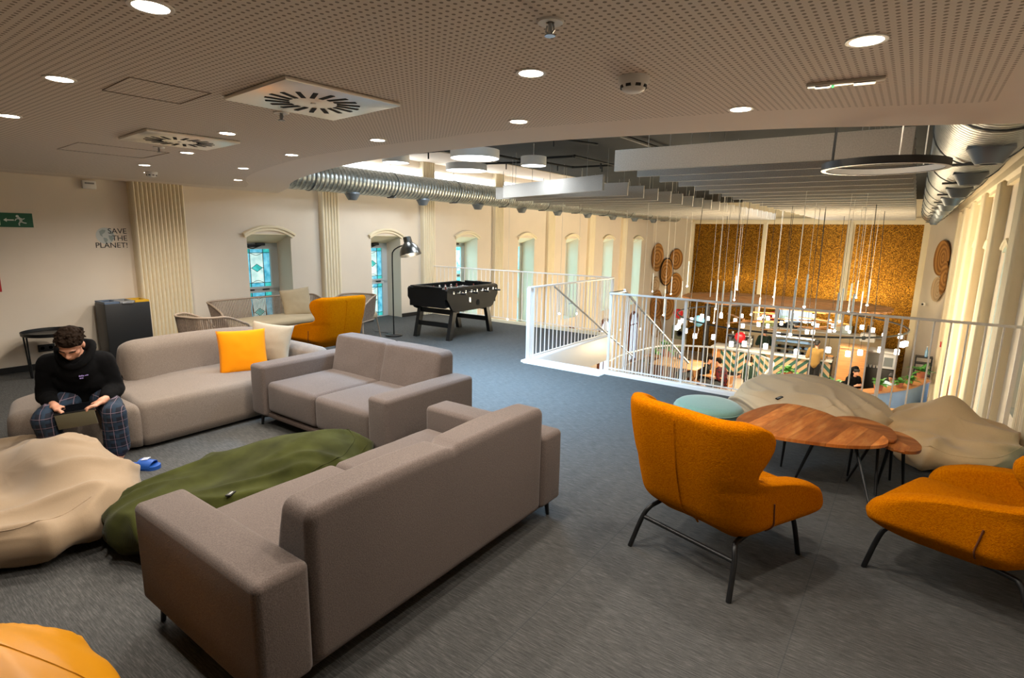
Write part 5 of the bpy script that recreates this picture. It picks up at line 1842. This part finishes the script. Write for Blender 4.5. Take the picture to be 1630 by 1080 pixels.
for a in (2.75, .9, -1.3):
    m = MB(); m.tube([(R0 * .95 * math.cos(a), R0 * .95 * math.sin(a), .04), (R0 * .9 * math.cos(a), R0 * .9 * math.sin(a), ZM - 2.19)], .004 if a != 2.75 else .009, 6); m.build('cable', WHITEP if a != 2.75 else BLACK, t)

# ------------------------------------------------------------------ slim pendant tubes over the hall
RODS = [(-5.446, 19.0, -0.243, 0.59), (-3.717, 13.5, 0.088, 0.71), (-3.202, 12.09, 0.179, 0.7), (-2.791, 11.14, 0.07, 0.7), (-3.991, 16.27, 0.053, 0.69), (-3.661, 15.11, 0.459, 0.68), (-2.433, 11.33, 0.309, 0.68), (-3.148, 15.48, -0.419, 0.68), (-3.4, 18.6, 0.005, 0.53), (-3.198, 17.6, -0.2, 0.61), (-1.435, 9.5, 0.282, 0.89), (-2.271, 15.11, -0.012, 0.66), (-1.623, 11.98, 0.47, 0.65), (-0.925, 10.41, 0.284, 0.64), (-0.984, 11.75, 0.279, 0.63), (-0.988, 13.5, 0.277, 0.62), (-0.711, 10.41, 0.289, 0.63), (-1.18, 18.0, 0.21, 0.49), (-1.0, 17.4, -0.15, 0.6), (-0.757, 15.11, 0.297, 0.61), (-7.1, 18.0, -0.06, 0.63), (-6.45, 18.0, -0.1, 0.6), (-5.124, 15.56, 0.407, 0.72), (-6.05, 17.9, -0.22, 0.6), (-4.92, 17.8, -0.88, 0.5), (-5.508, 14.9, -0.386, 0.75), (-4.763, 11.54, -0.272, 0.77), (-6.273, 13.8, -0.752, 0.79), (-6.262, 10.48, 0.038, 0.64), (-6.165, 11.09, -0.017, 0.7), (-7.879, 10.74, -0.28, 0.91)]
TIP = emit('pendant_tip', (1, .95, .86), 40)
TUBE = plain('pendant_tube', 'dfe8ee', .4)
for i, (x, y, z, L_) in enumerate(sorted(RODS, key=lambda r: r[0] / r[1])):
    t = thing('tube_pendant', 'slim tube pendant with bright tip over the hall, %s counting from the window wall' % ORD[i], 'pendant lamp', (x, y, z), 0, 'tube pendants over the hall')
    m = MB(); m.tube([(0, 0, .03), (0, 0, L_)], .017, 8); m.build('tube', TUBE, t)
    m = MB(); m.ball((0, 0, .012), .022, sub=2); m.build('tip', TIP, t)
    m = MB(); m.tube([(0, 0, L_), (0, 0, ZM - z)], .004, 5); m.build('cable', plain('cable_pale', 'd8d4cc', .6), t)
# ------------------------------------------------------------------ ring chandelier with lantern shades
cx, cy, cz, RR = -2.35, 14.4, -.1, 2.45
t = thing('ring_chandelier', 'great black ring chandelier hung with small white lantern shades', 'chandelier', (cx, cy, cz))
m = MB(); m.tube([(RR * math.cos(a), RR * math.sin(a), 0) for a in [2 * PI * i / 96 for i in range(96)]], .019, 8, closed=True); m.build('ring', BLACK, t)
LANT = emit('lantern_paper', (1, .95, .85), 4.5)
for i in range(34):
    a = 2 * PI * i / 34 + .05 * math.sin(i * 5)
    rr = RR - (.0 if i % 3 else .06)
    d = .30 + .05 * math.sin(i * 2.4)
    m = MB(); m.lathe([(.038, -d - .055), (.045, -d - .05), (.045, -d + .05), (.038, -d + .055)], 14, (rr * math.cos(a), rr * math.sin(a), 0)); o = m.build('lantern', LANT, t)
    m = MB(); m.tube([(rr * math.cos(a), rr * math.sin(a), 0), (rr * math.cos(a), rr * math.sin(a), -d + .055)], .003, 4); m.build('cord', BLACK, o)
for i in range(4):
    a = PI / 4 + PI / 2 * i
    m = MB(); m.tube([(RR * math.cos(a), RR * math.sin(a), 0), (RR * .93 * math.cos(a), RR * .93 * math.sin(a), ZM - cz)], .007, 5); m.build('cable', BLACK, t)
rnd = random.Random(5)
for i in range(16):
    a, q, r0 = rnd.uniform(0, 2 * PI), rnd.uniform(0, PI), rnd.uniform(.3, 1.5)
    p = V((r0 * math.cos(a), r0 * math.sin(a), rnd.uniform(-.12, .08)))
    d = V((math.cos(q), math.sin(q), rnd.uniform(-.15, .1))) * .38
    m = MB(); m.tube([p - d, p + d], .016, 6); o = m.build('wooden_stick', OAK, t)
    m = MB(); m.lathe([(.038, -.045), (.038, .045)], 12, p + V((0, 0, -.10))); m.build('shade', LANT, o)
    if i % 2 == 0:
        m = MB(); m.tube([p, (p.x * .92, p.y * .92, ZM - cz)], .005, 4); m.build('wire', BLACK, o)
light('chandelier_glow', 'POINT', (cx, cy, -.45), 330 * E_HALL, (1, .80, .52), 1.2, parent=None)
# slatted wooden canopy over the café
t = thing('slatted_canopy', 'oval canopy of wooden slats hanging over the café counter', 'canopy', (-3.35, 19.4, -.22))
for i in range(13):
    y = -1.9 + .30 * i
    hw_ = 3.05 * math.sqrt(max(.1, 1 - (y / 2.35) ** 2))
    m = MB(); m.box(-hw_, hw_, y - .115, y + .115, .012 * math.sin(i), .05 + .012 * math.sin(i)); m.build('slat', OAK, t, flat=True)
for x, y in ((-1.6, -1), (1.6, -1), (-1.6, 1), (1.6, 1)):
    m = MB(); m.tube([(x, y, .05), (x, y, ZM + .22)], .006, 5); m.build('cable', BLACK, t)
for i, x in enumerate((-1.8, -.6, .6, 1.8)): light('canopy_downlight', 'SPOT', (x - 3.35, 19.2, -.25), 90 * E_HALL, (1, .85, .62), .1, spot=2.4)
light('gold_wall_wash', 'AREA', (-3.6, 21.9, .0), 13 * E_HALL, (1, .78, .42), 7.6, rot=(math.radians(112), 0, 0), size_y=.3)

# ------------------------------------------------------------------ café counter
def chevron():
    t = NT('chevron_panel')
    s = t.sep(t.coord())
    d1 = t.math('MINIMUM', t.math('ABSOLUTE', t.math('ADD', s[0], 1.35)), t.math('ABSOLUTE', t.math('ADD', s[0], .1)))
    d1 = t.math('MINIMUM', d1, t.math('ABSOLUTE', t.math('SUBTRACT', 2.3, s[0])))
    q = t.math('SUBTRACT', s[2], d1)
    f = t.math('FRACT', t.math('DIVIDE', t.math('ADD', q, 10), .29))
    t.col(t.mix(t.math('GREATER_THAN', f, .5), lin('a98d6b'), lin('1b4a40')))
    t.set(.5)
    return t.m
CHEV = chevron()
QUARTZ = plain('counter_quartz', 'c8c4bc', .3)
t = thing('cafe_counter', 'long café counter fronted with green and cream chevron panels', 'counter', (-3.55, 21.1, ZF))
m = MB(); m.box(-1.85, 1.72, -.33, .33, .14, .98); m.build('front', CHEV, t, flat=True)
m = MB(); m.box(-1.83, 1.70, -.28, .30, 0, .14); m.build('plinth', BLACKP, t, flat=True)
m = MB(); m.box(-2.2, 1.76, -.42, .42, .98, 1.04, .01); m.build('worktop', QUARTZ, t)
m = MB(); m.box(-2.15, -1.85, -.3, .3, 0, .98); m.build('end_cabinet', OAK, t, flat=True)
t = thing('coffee_machine', 'steel coffee machine on the counter near the barista', 'coffee machine', (-4.85, 21.2, ZF + 1.04))
m = MB(); m.box(-.42, .42, -.22, .22, .03, .12, .01); m.box(-.42, .42, .02, .22, .12, .42, .01); m.box(-.42, .42, -.2, .22, .36, .46, .015); m.build('body', STEEL, t)
for x in (-.24, 0, .24):
    m = MB(); m.lathe([(.035, .30), (.035, .36)], 12, (x, -.1, 0)); m.tube([(x, -.1, .31), (x, -.28, .30)], .014, 8); m.build('group_head', BLACK, t)
m = MB(); m.box(-.4, .4, -.225, -.2, .37, .44); m.build('panel', BLACK, t, flat=True)
for x in (-.3, -.1, .1, .3):
    m = MB(); m.lathe([(.03, .46), (.04, .54), (.035, .54), (.028, .47)], 12, (x, .05, 0), caps=False); tag(m.build('cup', WHITEP, loc=(-4.85, 21.2, ZF + 1.04)), 'white cup on the coffee machine, %s from the wall basket end' % ORD[int((x + .31) * 5)], 'cup', 'cups on the coffee machine')
t = thing('display_case', 'glass pastry display case on the café counter', 'display case', (-3.0, 21.15, ZF + 1.04))
GL = plain('case_glass', 'c8dde6', .08)
gm = NT('clear_case_glass'); gm.b.inputs['Transmission Weight'].default_value = 1; gm.b.inputs['Roughness'].default_value = .02; gm.col((.85, .95, 1, 1)); gm.b.inputs['IOR'].default_value = 1.1
m = MB(); m.box(-.62, .62, -.3, -.29, .05, .62); m.box(-.62, -.61, -.3, .3, .05, .62); m.box(.61, .62, -.3, .3, .05, .62); m.build('glazing', gm.m, t, flat=True)
m = MB(); m.box(-.64, .64, -.32, .32, 0, .05, .005); m.box(-.64, .64, -.32, .32, .62, .66, .005); m.build('frame', STEEL, t)
for z in (.22, .42):
    m = MB(); m.box(-.6, .6, -.26, .28, z, z + .012); m.build('shelf', GL, t, flat=True)
m = MB(); m.box(-.6, .6, -.28, -.25, .60, .615); m.build('strip_light', emit('case_strip', (.75, .9, 1), 8), t, flat=True)
PAST = plain('pastry', 'b27a3c', .7, var=.3, scale=30)
for i in range(10):
    m = MB(); m.ball((0, 0, .03), (.07, .045, .035), sub=2); tag(m.build('pastry', PAST, loc=(-3.5 + .25 * (i % 5), 21.1, ZF + 1.09 + (.184 if i > 4 else 0))), 'golden pastry, %s on the %s shelf of the display case' % (ORD[i % 5], 'upper' if i > 4 else 'lower'), 'pastry', 'pastries in the display case')
for i, x in enumerate((-2.3, -2.08, -1.9)):
    t = thing('serving_basket', ('wicker basket of bread rolls beside the display case', 'second wicker basket of bread rolls on the counter', 'third wicker basket of bread rolls at the counter end')[i], 'basket', (x, 21.05, ZF + 1.04), 0, 'bread baskets')
    m = MB(); m.lathe([(0, 0), (.1, 0), (.13, .09), (.12, .09), (.09, .01), (0, .01)], 16, caps=False); m.build('basket', ROPE, t)
    m = MB()
    m.ball((.03, .02, .09), (.07, .05, .04)); m.build('roll', PAST, t); m = MB(); m.ball((-.04, -.02, .09), (.06, .05, .04)); m.build('roll', PAST, t)
t = thing('back_counter', 'cream ribbed back counter with shelf along the gold wall', 'counter', (-3.0, 23.6, ZF))
m = MB(); m.box(-2.4, 2.4, -.25, .3, 0, 1.55); m.build('cabinet', plain('ribbed_cream', 'cdb892', .6), t, flat=True)
m = MB(); m.box(-2.45, 2.45, -.3, .32, 1.55, 1.6, .006); m.build('worktop', QUARTZ, t)
for lab, x, w_, h_, c_ in (('pale green square box on the back counter', -4.35, .42, .40, 'a9b878'), ('black espresso grinder on the back counter', -3.9, .25, .30, '131416'), ('dark appliance with blue display on the back counter', -3.55, .42, .22, '10181e'), ('white tub on the back counter', -1.7, .32, .28, 'c5d3d6'), ('small dark bottle on the back counter', -1.05, .10, .36, '2e2416')):
    t = thing('appliance' if w_ > .2 else 'bottle', lab, 'appliance' if w_ > .2 else 'bottle', (x, 23.6, ZF + 1.6))
    m = MB()
    if w_ > .2: m.box(-w_ / 2, w_ / 2, -.15, .15, 0, h_, .02)
    else: m.lathe([(0, 0), (w_ / 2, 0), (w_ / 2, h_ * .6), (w_ / 5, h_ * .75), (w_ / 5, h_), (0, h_)], 12, caps=False)
    m.build('body', plain('appliance_' + c_, c_, .4), t)
    m = MB(); m.box(-w_ * .3, w_ * .3, -.156, -.148, h_ * .55, h_ * .8) if w_ > .2 else m.lathe([(0, h_), (w_ / 4, h_), (w_ / 4, h_ + .02), (0, h_ + .02)], 10); m.build('front' if w_ > .2 else 'cap', STEEL, t)
t = thing('menu_screen', 'bright blue menu screen on the gold wall above the counter', 'screen', (-3.55, 24.2, -1.17))
m = MB(); m.box(-.60, .60, -.05, .03, -.27, .27, .006); m.build('casing', BLACK, t)
m = MB(); m.box(-.58, .58, -.053, -.05, -.25, .25); m.build('display', emit('screen_blue', (.30, .62, .92), .6), t, flat=True)
m = MB(); m.box(-.56, -.2, -.056, -.053, -.24, -.05); m.build('image', emit('screen_teal', (.05, .55, .45), .4), t, flat=True)
REDD = plain('red_disc', 'c8141e', .4)
for lab, x, y, z, r in (('red round balloon in front of the coffee machine', -4.75, 20.7, -1.72, .19), ('red round balloon beside the menu screen', -4.2, 23.3, -1.15, .17), ('red balloon by the ring chandelier near the wall baskets', -7.0, 20.5, -1.05, .18), ('light blue balloon hanging left of the dark column', -6.0, 19.8, -1.15, .2)):
    t = thing('balloon', lab, 'balloon', (x, y, z))
    m = MB(); m.lathe([(0, -r * 1.15), (r * .5, -r * .9), (r * .9, -r * .3), (r, .1 * r), (r * .8, r * .65), (r * .4, r * .93), (0, r)], 20, caps=False); m.build('skin', REDD if 'red' in lab else plain('blue_disc', '6fb2d8', .4), t)
    m = MB(); m.tube([(0, 0, -r * 1.15), (.02, 0, -r * 1.6), (0, .0, -r * 2.4)], .006, 5); m.build('string', WHITEP, t)
# kiosk
t = thing('wooden_kiosk', 'tall oak kiosk with dark slotted side at the end of the counter', 'kiosk', (-1.27, 20.9, ZF))
m = MB(); m.box(-.35, .42, -.4, .4, 0, 1.55, .01); m.build('body', OAK, t)
m = MB(); m.box(-.39, -.35, -.4, .4, .05, 1.5); m.build('side', plain('kiosk_dark', '2a1a12', .6), t, flat=True)
for i in range(6):
    m = MB(); m.box(-.41, -.39, -.36, .36, .2 + i * .2, .24 + i * .2); m.build('slot_rail', BROWNW, t, flat=True)
m = MB(); m.box(-.38, .45, -.43, .43, 1.55, 1.6, .01); m.build('top', woodmat('oak_light', 'c79a68'), t)
t = thing('vending_station', 'white and steel drinks station behind the kiosk', 'drinks machine', (-.45, 21.7, ZF))
m = MB(); m.box(-.5, .35, -.3, .3, .0, .85, .01); m.build('cabinet', plain('station_dark', '33322f', .5), t)
m = MB(); m.box(-.55, .4, -.34, .34, 1.38, 1.45, .01); m.box(-.5, -.44, -.3, .3, .85, 1.38); m.box(-.5, .4, .26, .3, .85, 1.38); m.build('hood', WHITEP, t)
m = MB(); m.box(.0, .38, -.26, .22, .87, 1.36, .015); m.build('machine', plain('station_white', 'd5d8da', .4), t)
m = MB(); m.box(.05, .30, -.268, -.26, .95, 1.25); m.build('machine_front', plain('station_grey', '7d8588', .4), t, flat=True)
for i in range(4):
    m = MB(); m.lathe([(0, 0), (.035, 0), (.042, .09), (0, .09)], 10, caps=False); tag(m.build('cup', WHITEP, loc=(-.85 + i * .1, 21.5, ZF + .85)), 'white cup on the drinks station, %s from the kiosk' % ORD[i], 'cup', 'cups on the drinks station')
t = thing('projector', 'white boxy projector mounted above the kiosk', 'projector', (-.95, 21.9, -1.42))
m = MB(); m.box(-.22, .22, -.2, .2, -.14, .14, .03); m.build('body', WHITEP, t)
m = MB(); m.lathe([(.06, 0), (.07, .03), (0, .035)], 16, m=Matrix.Translation((-.1, -.2, 0)) @ Matrix.Rotation(PI / 2, 4, 'X')); m.build('lens', BLACK, t)
m = MB(); m.tube([(0, .1, .1), (0, 2.3, .25)], .02, 6); m.build('bracket', WHITEP, t)
t = thing('dark_column', 'slim dark steel column standing left of the gold wall café', 'column', (-6.2, 21.5, ZF))
m = MB(); m.box(-.09, .09, -.09, .09, .02, 2.9, .01); m.build('shaft', plain('column_dark', '39342f', .4, .3), t)
m = MB(); m.box(-.14, .14, -.14, .14, 0, .03); m.build('base_plate', DARK, t, flat=True)
t = thing('wall_speaker', 'olive grey loudspeaker panel with a round opening by the wall baskets', 'loudspeaker', (-6.95, 20.6, -1.78))
m = MB(); m.box(-.25, .25, -.14, .14, -.26, .26, .015); m.build('cabinet', plain('speaker_olive', '5d614f', .6), t)
m = MB(); m.lathe([(.11, 0), (.12, .01), (.08, .0), (0, -.02)], 24, m=Matrix.Translation((.06, -.14, -.02)) @ Matrix.Rotation(PI / 2, 4, 'X')); m.build('cone', plain('cone_dark', '1a1210', .7), t)
m = MB(); m.box(-.03, .03, .1, 2.5, -.03, .03); m.build('bracket', DARK, t, flat=True)
# round booth in blue with a planted wooden ledge
BOOTH = plain('booth_blue', '7d9cc0', .6, var=.06, scale=3)
arcp = spline([(-1.6, 16.6, 0), (-1.13, 16.7, 0), (-.52, 17.12, 0), (.22, 18.25, 0), (.80, 19.8, 0)], 8)
t = thing('round_booth', 'round booth with pale blue padded outside and wooden ledge', 'booth', (0, 0, ZF))
def strip(m, pth, off0, off1, z0, z1):
    n = len(pth)
    rows = []
    for i, p in enumerate(pth):
        d = (pth[min(i + 1, n - 1)] - pth[max(i - 1, 0)]).normalized(); nn = V((-d.y, d.x, 0))
        rows.append([m.b.verts.new(p + nn * o + V((0, 0, z))) for o, z in ((off0, z0), (off1, z0), (off1, z1), (off0, z1))])
    for A, B in zip(rows, rows[1:]):
        for j in range(4): m.b.faces.new((A[j], A[(j + 1) % 4], B[(j + 1) % 4], B[j]))
    m.b.faces.new(rows[0]); m.b.faces.new(rows[-1][::-1])
m = MB(); strip(m, arcp, 0, .1, 0, .96); m.build('outer_panel', BOOTH, t, angle=50)
m = MB(); strip(m, arcp, -.04, .34, .96, 1.0); m.build('ledge', OAK, t, angle=50)
m = MB(); strip(m, arcp, .1, .28, .4, .9); m.build('back_cushion', plain('booth_dark', '3c3a44', .8), t, angle=50)
m = MB(); strip(m, arcp, .28, .75, .0, .45); m.build('bench', plain('booth_dark', '3c3a44', .8), t, angle=50)
LEAFG = plain('plant_leaf', '3f7a2a', .5, var=.35, scale=14)
def plant(label, loc, s, seed, group, pot=True):
    rnd = random.Random(seed)
    t = thing('potted_plant', label, 'plant', loc, 0, group)
    m = MB(); m.lathe([(0, 0), (.07 * s, 0), (.095 * s, .14 * s), (.085 * s, .14 * s), (.08 * s, .12 * s), (0, .12 * s)], 16, caps=False); m.build('pot', plain('terracotta', '9a5a3c', .7), t)
    m = MB()
    for i in range(22):
        a = rnd.uniform(0, 2 * PI); e = rnd.uniform(.25, 1.3); L_ = s * rnd.uniform(.18, .36); w_ = s * rnd.uniform(.03, .06)
        dr = V((math.cos(a) * math.cos(e), math.sin(a) * math.cos(e), math.sin(e)))
        sd = V((-math.sin(a), math.cos(a), 0))
        b = V((0, 0, .12 * s))
        pts = [b + dr * L_ * f - V((0, 0, L_ * .45 * f * f)) for f in (0, .35, .7, 1)]
        ws = (.006 * s, w_, w_ * .8, 0)
        for (p, q), (u, v_) in zip(zip(pts, pts[1:]), zip(ws, ws[1:])):
            q4 = [p - sd * u, p + sd * u, q + sd * v_ + V((0, 0, .0)), q - sd * v_]
            if v_ == 0: q4 = q4[:3]
            m.quad(q4)
    m.build('leaves', LEAFG, t, fix=False, mods=[('SOLIDIFY', dict(thickness=.003))], angle=60)
    return t
for i, (k, s, lab) in enumerate(((5, 1.25, 'upright leafy plant on the booth ledge in front of the hooded person'), (19, 1.3, 'full bushy plant on the booth ledge near the pale blue shirt'), (24, 1.0, 'small bright plant on the booth ledge, first after the bushy one'), (27, 1.0, 'small bright plant on the booth ledge, second after the bushy one'))):
    p = arcp[k]; d = (arcp[k + 1] - arcp[k - 1]).normalized(); q = p + V((-d.y, d.x, 0)) * .14
    plant(lab, (q.x, q.y, ZF + 1.0), s, 40 + i, 'plants on the booth ledge')
plant('leafy plant at the end of the booth below the black shelf rack', (.60, 20.1, ZF + 1.0), 1.5, 60, 'plants on the booth ledge')
plant('leafy plant on the hall floor in front of the counter', (-2.75, 18.6, ZF + .75), 1.5, 61, None)
t = thing('plant_stand', 'low wooden stand carrying the leafy plant before the counter', 'plant stand', (-2.75, 18.6, ZF))
m = MB(); m.box(-.3, .3, -.2, .2, .70, .75, .01); m.build('top', OAK, t)
for sx in (-1, 1):
    m = MB(); m.box(sx * .26 - .03, sx * .26 + .03, -.17, .17, 0, .70); m.build('leg', OAK, t, flat=True)
t = thing('plant_stand', 'wooden stand carrying the plant at the end of the booth', 'plant stand', (.60, 20.1, ZF))
m = MB(); m.box(-.2, .2, -.2, .2, .95, 1.0, .01); m.build('top', OAK, t)
m = MB(); m.box(-.12, .12, -.12, .12, 0, .95); m.build('leg', OAK, t, flat=True)
for lab, x, y, z, s in (('tall leafy plant standing in the corner by the wall baskets', -7.2, 19.4, ZF, 3.2), ('leafy plant on the planter divider below the landing railing', -6.6, 18.4, ZF + .9, 2.0)):
    plant(lab, (x, y, z), s, int(s * 10), None)
t = thing('planter_divider', 'slatted brown divider below the landing railing', 'divider', (-6.3, 18.3, ZF))
m = MB(); m.box(-1.0, 1.0, -.15, .15, .85, .9, .005); m.build('top', OAK, t)
for i in range(12):
    m = MB(); m.box(-.98 + i * .17, -.90 + i * .17, -.1, .1, 0, .85); m.build('slat', BROWNW, t, flat=True)
# café furniture
def cafe_table(label, x, y, r, square=False, h=.74):
    t = thing('cafe_table', label, 'table', (x, y, ZF))
    m = MB()
    if square: m.box(-r, r, -r * .8, r * .8, h - .03, h, .008)
    else: m.lathe([(0, h - .03), (r - .01, h - .03), (r, h - .015), (r - .005, h), (0, h)], 32, caps=False)
    m.build('top', woodmat('oak_light', 'c79a68') if 'oak_light' not in MATS else MATS['oak_light'], t)
    m = MB(); m.lathe([(.2, 0), (.2, .015), (.03, .03), (.025, h - .03)], 20); m.build('pedestal', BLACK, t)
    return t
cafe_table('small café table with orange drinks between the two diners', -4.7, 17.42, .33, True)
cafe_table('round wooden café table in front of the blue booth', .05, 16.5, .36)
cafe_table('long wooden counter table below the landing railing', -5.7, 17.1, .75, True, 1.02)
for lab, x, y, c_ in (('glass of orange juice on the diners table', -4.62, 17.36, 'e8921a'), ('second glass of orange juice on the diners table', -4.78, 17.44, 'e8921a')):
    t = thing('juice_glass', lab, 'glass', (x, y, ZF + .74))
    m = MB(); m.lathe([(0, 0), (.03, 0), (.038, .12), (0, .12)], 12, caps=False); m.build('juice', plain('juice', c_, .3), t)
    m = MB(); m.tube([(0, 0, .05), (.02, 0, .19)], .004, 5); m.build('straw', WHITEP, t)
def cafe_chair(label, x, y, rz, mat):
    t = thing('cafe_chair', label, 'chair', (x, y, ZF), rz, 'café chairs')
    m = MB(); m.rbox((0, 0, .44), (.42, .42, .05), .02); m.build('seat', mat, t)
    m = MB()
    m.grid(lambda u, v: V((.2 * math.sin((u - .5) * 2), -.22 + .06 * (1 - math.cos((u - .5) * 2)) - .05 * v, .55 + .27 * v)), 10, 4)
    m.build('backrest', mat, t, mods=[('SOLIDIFY', dict(thickness=.02))])
    for sx in (-1, 1):
        for sy in (-1, 1):
            m = MB(); m.tube([(sx * .17, sy * .17, .44), (sx * .2, sy * .2, 0)], [.016, .012], 6)
            if sy < 0: m.tube([(sx * .17, -.18, .44), (sx * .17, -.25, .62)], .012, 6)
            m.build('leg', OAK, t)
    return t
cafe_chair('wooden café chair under the diner in red checks', -4.33, 17.34, 1.35, OAK)
cafe_chair('wooden café chair under the diner in black', -5.08, 17.5, -1.45, OAK)
cafe_chair('dark café chair under the hooded person', -1.06, 18.76, -2.3, DARK)
BW = plain('blue_wire', '5a86b8', .4)
t = thing('wire_chair', 'blue wire chair beside the round café table', 'chair', (.5, 16.3, ZF), 1.2)
m = MB()
for i in range(7): m.tube([(-.2 + i * .066, .2, .45), (-.2 + i * .066, -.2, .45), (-.2 + i * .066, -.27, .8)], .006, 5)
for y, z in ((.2, .45), (0, .45), (-.2, .45), (-.27, .8), (-.235, .63)): m.tube([(-.2, y, z), (.2, y, z)], .006, 5)
m.build('wire_seat', BW, t)
for sx in (-1, 1):
    for sy in (-1, 1):
        m = MB(); m.tube([(sx * .18, sy * .18, .45), (sx * .22, sy * .22, 0)], .008, 6); m.build('leg', BW, t)
# shelf rack by the booth
t = thing('shelf_rack', 'open black metal shelf rack at the far end of the booth', 'shelf', (.62, 21.0, ZF))
m = MB()
for sx in (-1, 1):
    for sy in (-1, 1): m.box(sx * .2 - .015, sx * .2 + .015, sy * .15 - .015, sy * .15 + .015, 0, 1.5)
m.build('frame', BLACK, t, flat=True)
for z in (.9, 1.08, 1.27, 1.47):
    m = MB(); m.box(-.22, .22, -.17, .17, z, z + .025); m.build('shelf', BLACK, t, flat=True)
t = thing('blue_bottle', 'pale blue bottle on top of the black shelf rack', 'bottle', (.66, 21.0, ZF + 1.495))
m = MB(); m.lathe([(0, 0), (.04, 0), (.04, .18), (.015, .24), (.015, .3), (0, .3)], 12, caps=False); m.build('body', plain('bottle_blue', '86b7dc', .2), t)
m = MB(); m.lathe([(0, .3), (.018, .3), (.018, .33), (0, .33)], 10, caps=False); m.build('cap', WHITEP, t)
# ------------------------------------------------------------------ woven wall baskets and wall fittings
def basket_mat(name, a, b, rings):
    t = NT(name)
    s = t.sep(t.coord())
    r = t.math('SQRT', t.math('ADD', t.math('MULTIPLY', s[0], s[0]), t.math('MULTIPLY', s[1], s[1])))
    f = t.math('PINGPONG', t.math('MULTIPLY', r, rings), .5)
    n = t.noise(t.coord((20, 20, 20)), 2, 2)
    t.col(t.ramp(t.math('ADD', f, t.math('MULTIPLY', n, .3)), [(.2, lin(a)), (.65, lin(b))]))
    t.set(.8); t.bump(f, .4, .02)
    return t.m
BA = basket_mat('seagrass', '8a5a26', 'c28c4a', 7); BB = basket_mat('pale_weave', 'a98d6c', 'c4aa88', 9)
def wall_basket(label, a, b, s, z, w_, h_, mat, rim=None, off=.0):
    A, B = V((*a, 0)), V((*b, 0))
    u = (B - A).normalized(); n = V((u.y, -u.x, 0))
    if n.y > 0: n = -n
    p = A + u * s + n * (.02 + off)
    t = thing('wall_basket', label, 'wall basket', (p.x, p.y, z), 0, 'woven wall baskets')
    F = frame_m((0, 0, 0), u if u.cross(V((0, 0, 1))).dot(n) > 0 else -u, (0, 0, 1))
    m = MB(); m.lathe([(0, .02), (.35, .025), (.42, .05), (.5, .07), (.5, .055), (.4, .0), (0, 0)], 40, caps=False)
    m.b.transform(Matrix.Diagonal((w_, h_, 1, 1))); 
    o = m.build('weave', mat, t); o.matrix_local = F
    if rim:
        m = MB(); m.tube([(.5 * w_ * math.cos(q), .5 * h_ * math.sin(q), .065) for q in [2 * PI * i / 48 for i in range(48)]], .022, 6, closed=True)
        r_ = m.build('rim', rim, t); r_.matrix_local = F
    return t
a, b = CH_L
for lab, s, z, w_, h_, mt, rim, off in (('tall oval brown woven basket, topmost of the wall cluster nearest the windows', .31, .97, .77, 1.15, BA, None, 0), ('round brown woven basket, topmost of the cluster next to the gold mosaic', 1.62, .88, .87, .84, BA, BA, 0),
                                   ('dark-rimmed oval woven basket in the middle of the wall cluster', .90, .37, .86, 1.12, BA, BLACK, .06), ('wide scallop-edged brown woven basket below the dark-rimmed one', 1.62, -.24, 1.0, 1.06, BA, BA, .03),
                                   ('pale oval woven basket at the window edge of the wall cluster', .30, -.16, .5, .73, BB, None, 0), ('long oval brown woven basket low in the wall cluster', .45, -1.11, .8, 1.5, BA, None, 0),
                                   ('oval brown woven basket low in the cluster beside the long one', 1.15, -1.1, .84, 1.13, BA, BA, .06), ('lowest small woven basket of the wall cluster', .45, -1.95, .66, .8, BB, BA, .05)):
    wall_basket(lab, a, b, s, z, w_, h_, mt, rim, off)
b, a = CH_R
for lab, s, z, w_, h_, mt, rim, off in (('big round brown woven basket high on the hall-side corner wall', .95, 1.29, 1.2, 1.1, BA, BA, 0), ('pale round woven basket below the big one on the hall-side corner wall', .95, .29, .92, .8, BB, None, 0), ('narrow brown woven basket next to the pilaster on the hall-side corner wall', .32, .69, .55, 1.05, BA, None, .06)):
    wall_basket(lab, a, b, s, z, w_, h_, mt, rim, off)
t = thing('security_camera', 'small white dome camera with black eye on the corner wall', 'security camera', (.44, 23.15, -.28))
m = MB(); m.ball((0, 0, 0), .07); m.build('housing', WHITEP, t); m = MB(); m.ball((-.03, -.05, 0), .035); m.build('lens', BLACK, t)
t = thing('alarm_button', 'small red fire alarm button on the hall wall pilaster', 'alarm button', (XR - .15, 18.76, -.95))
m = MB(); m.box(-.03, 0, -.07, .07, -.07, .07, .008); m.build('box', plain('fire_red', 'b3121c', .5), t)
m = MB(); m.box(-.034, -.03, -.03, .03, -.03, .03); m.build('pane', WHITEP, t, flat=True)
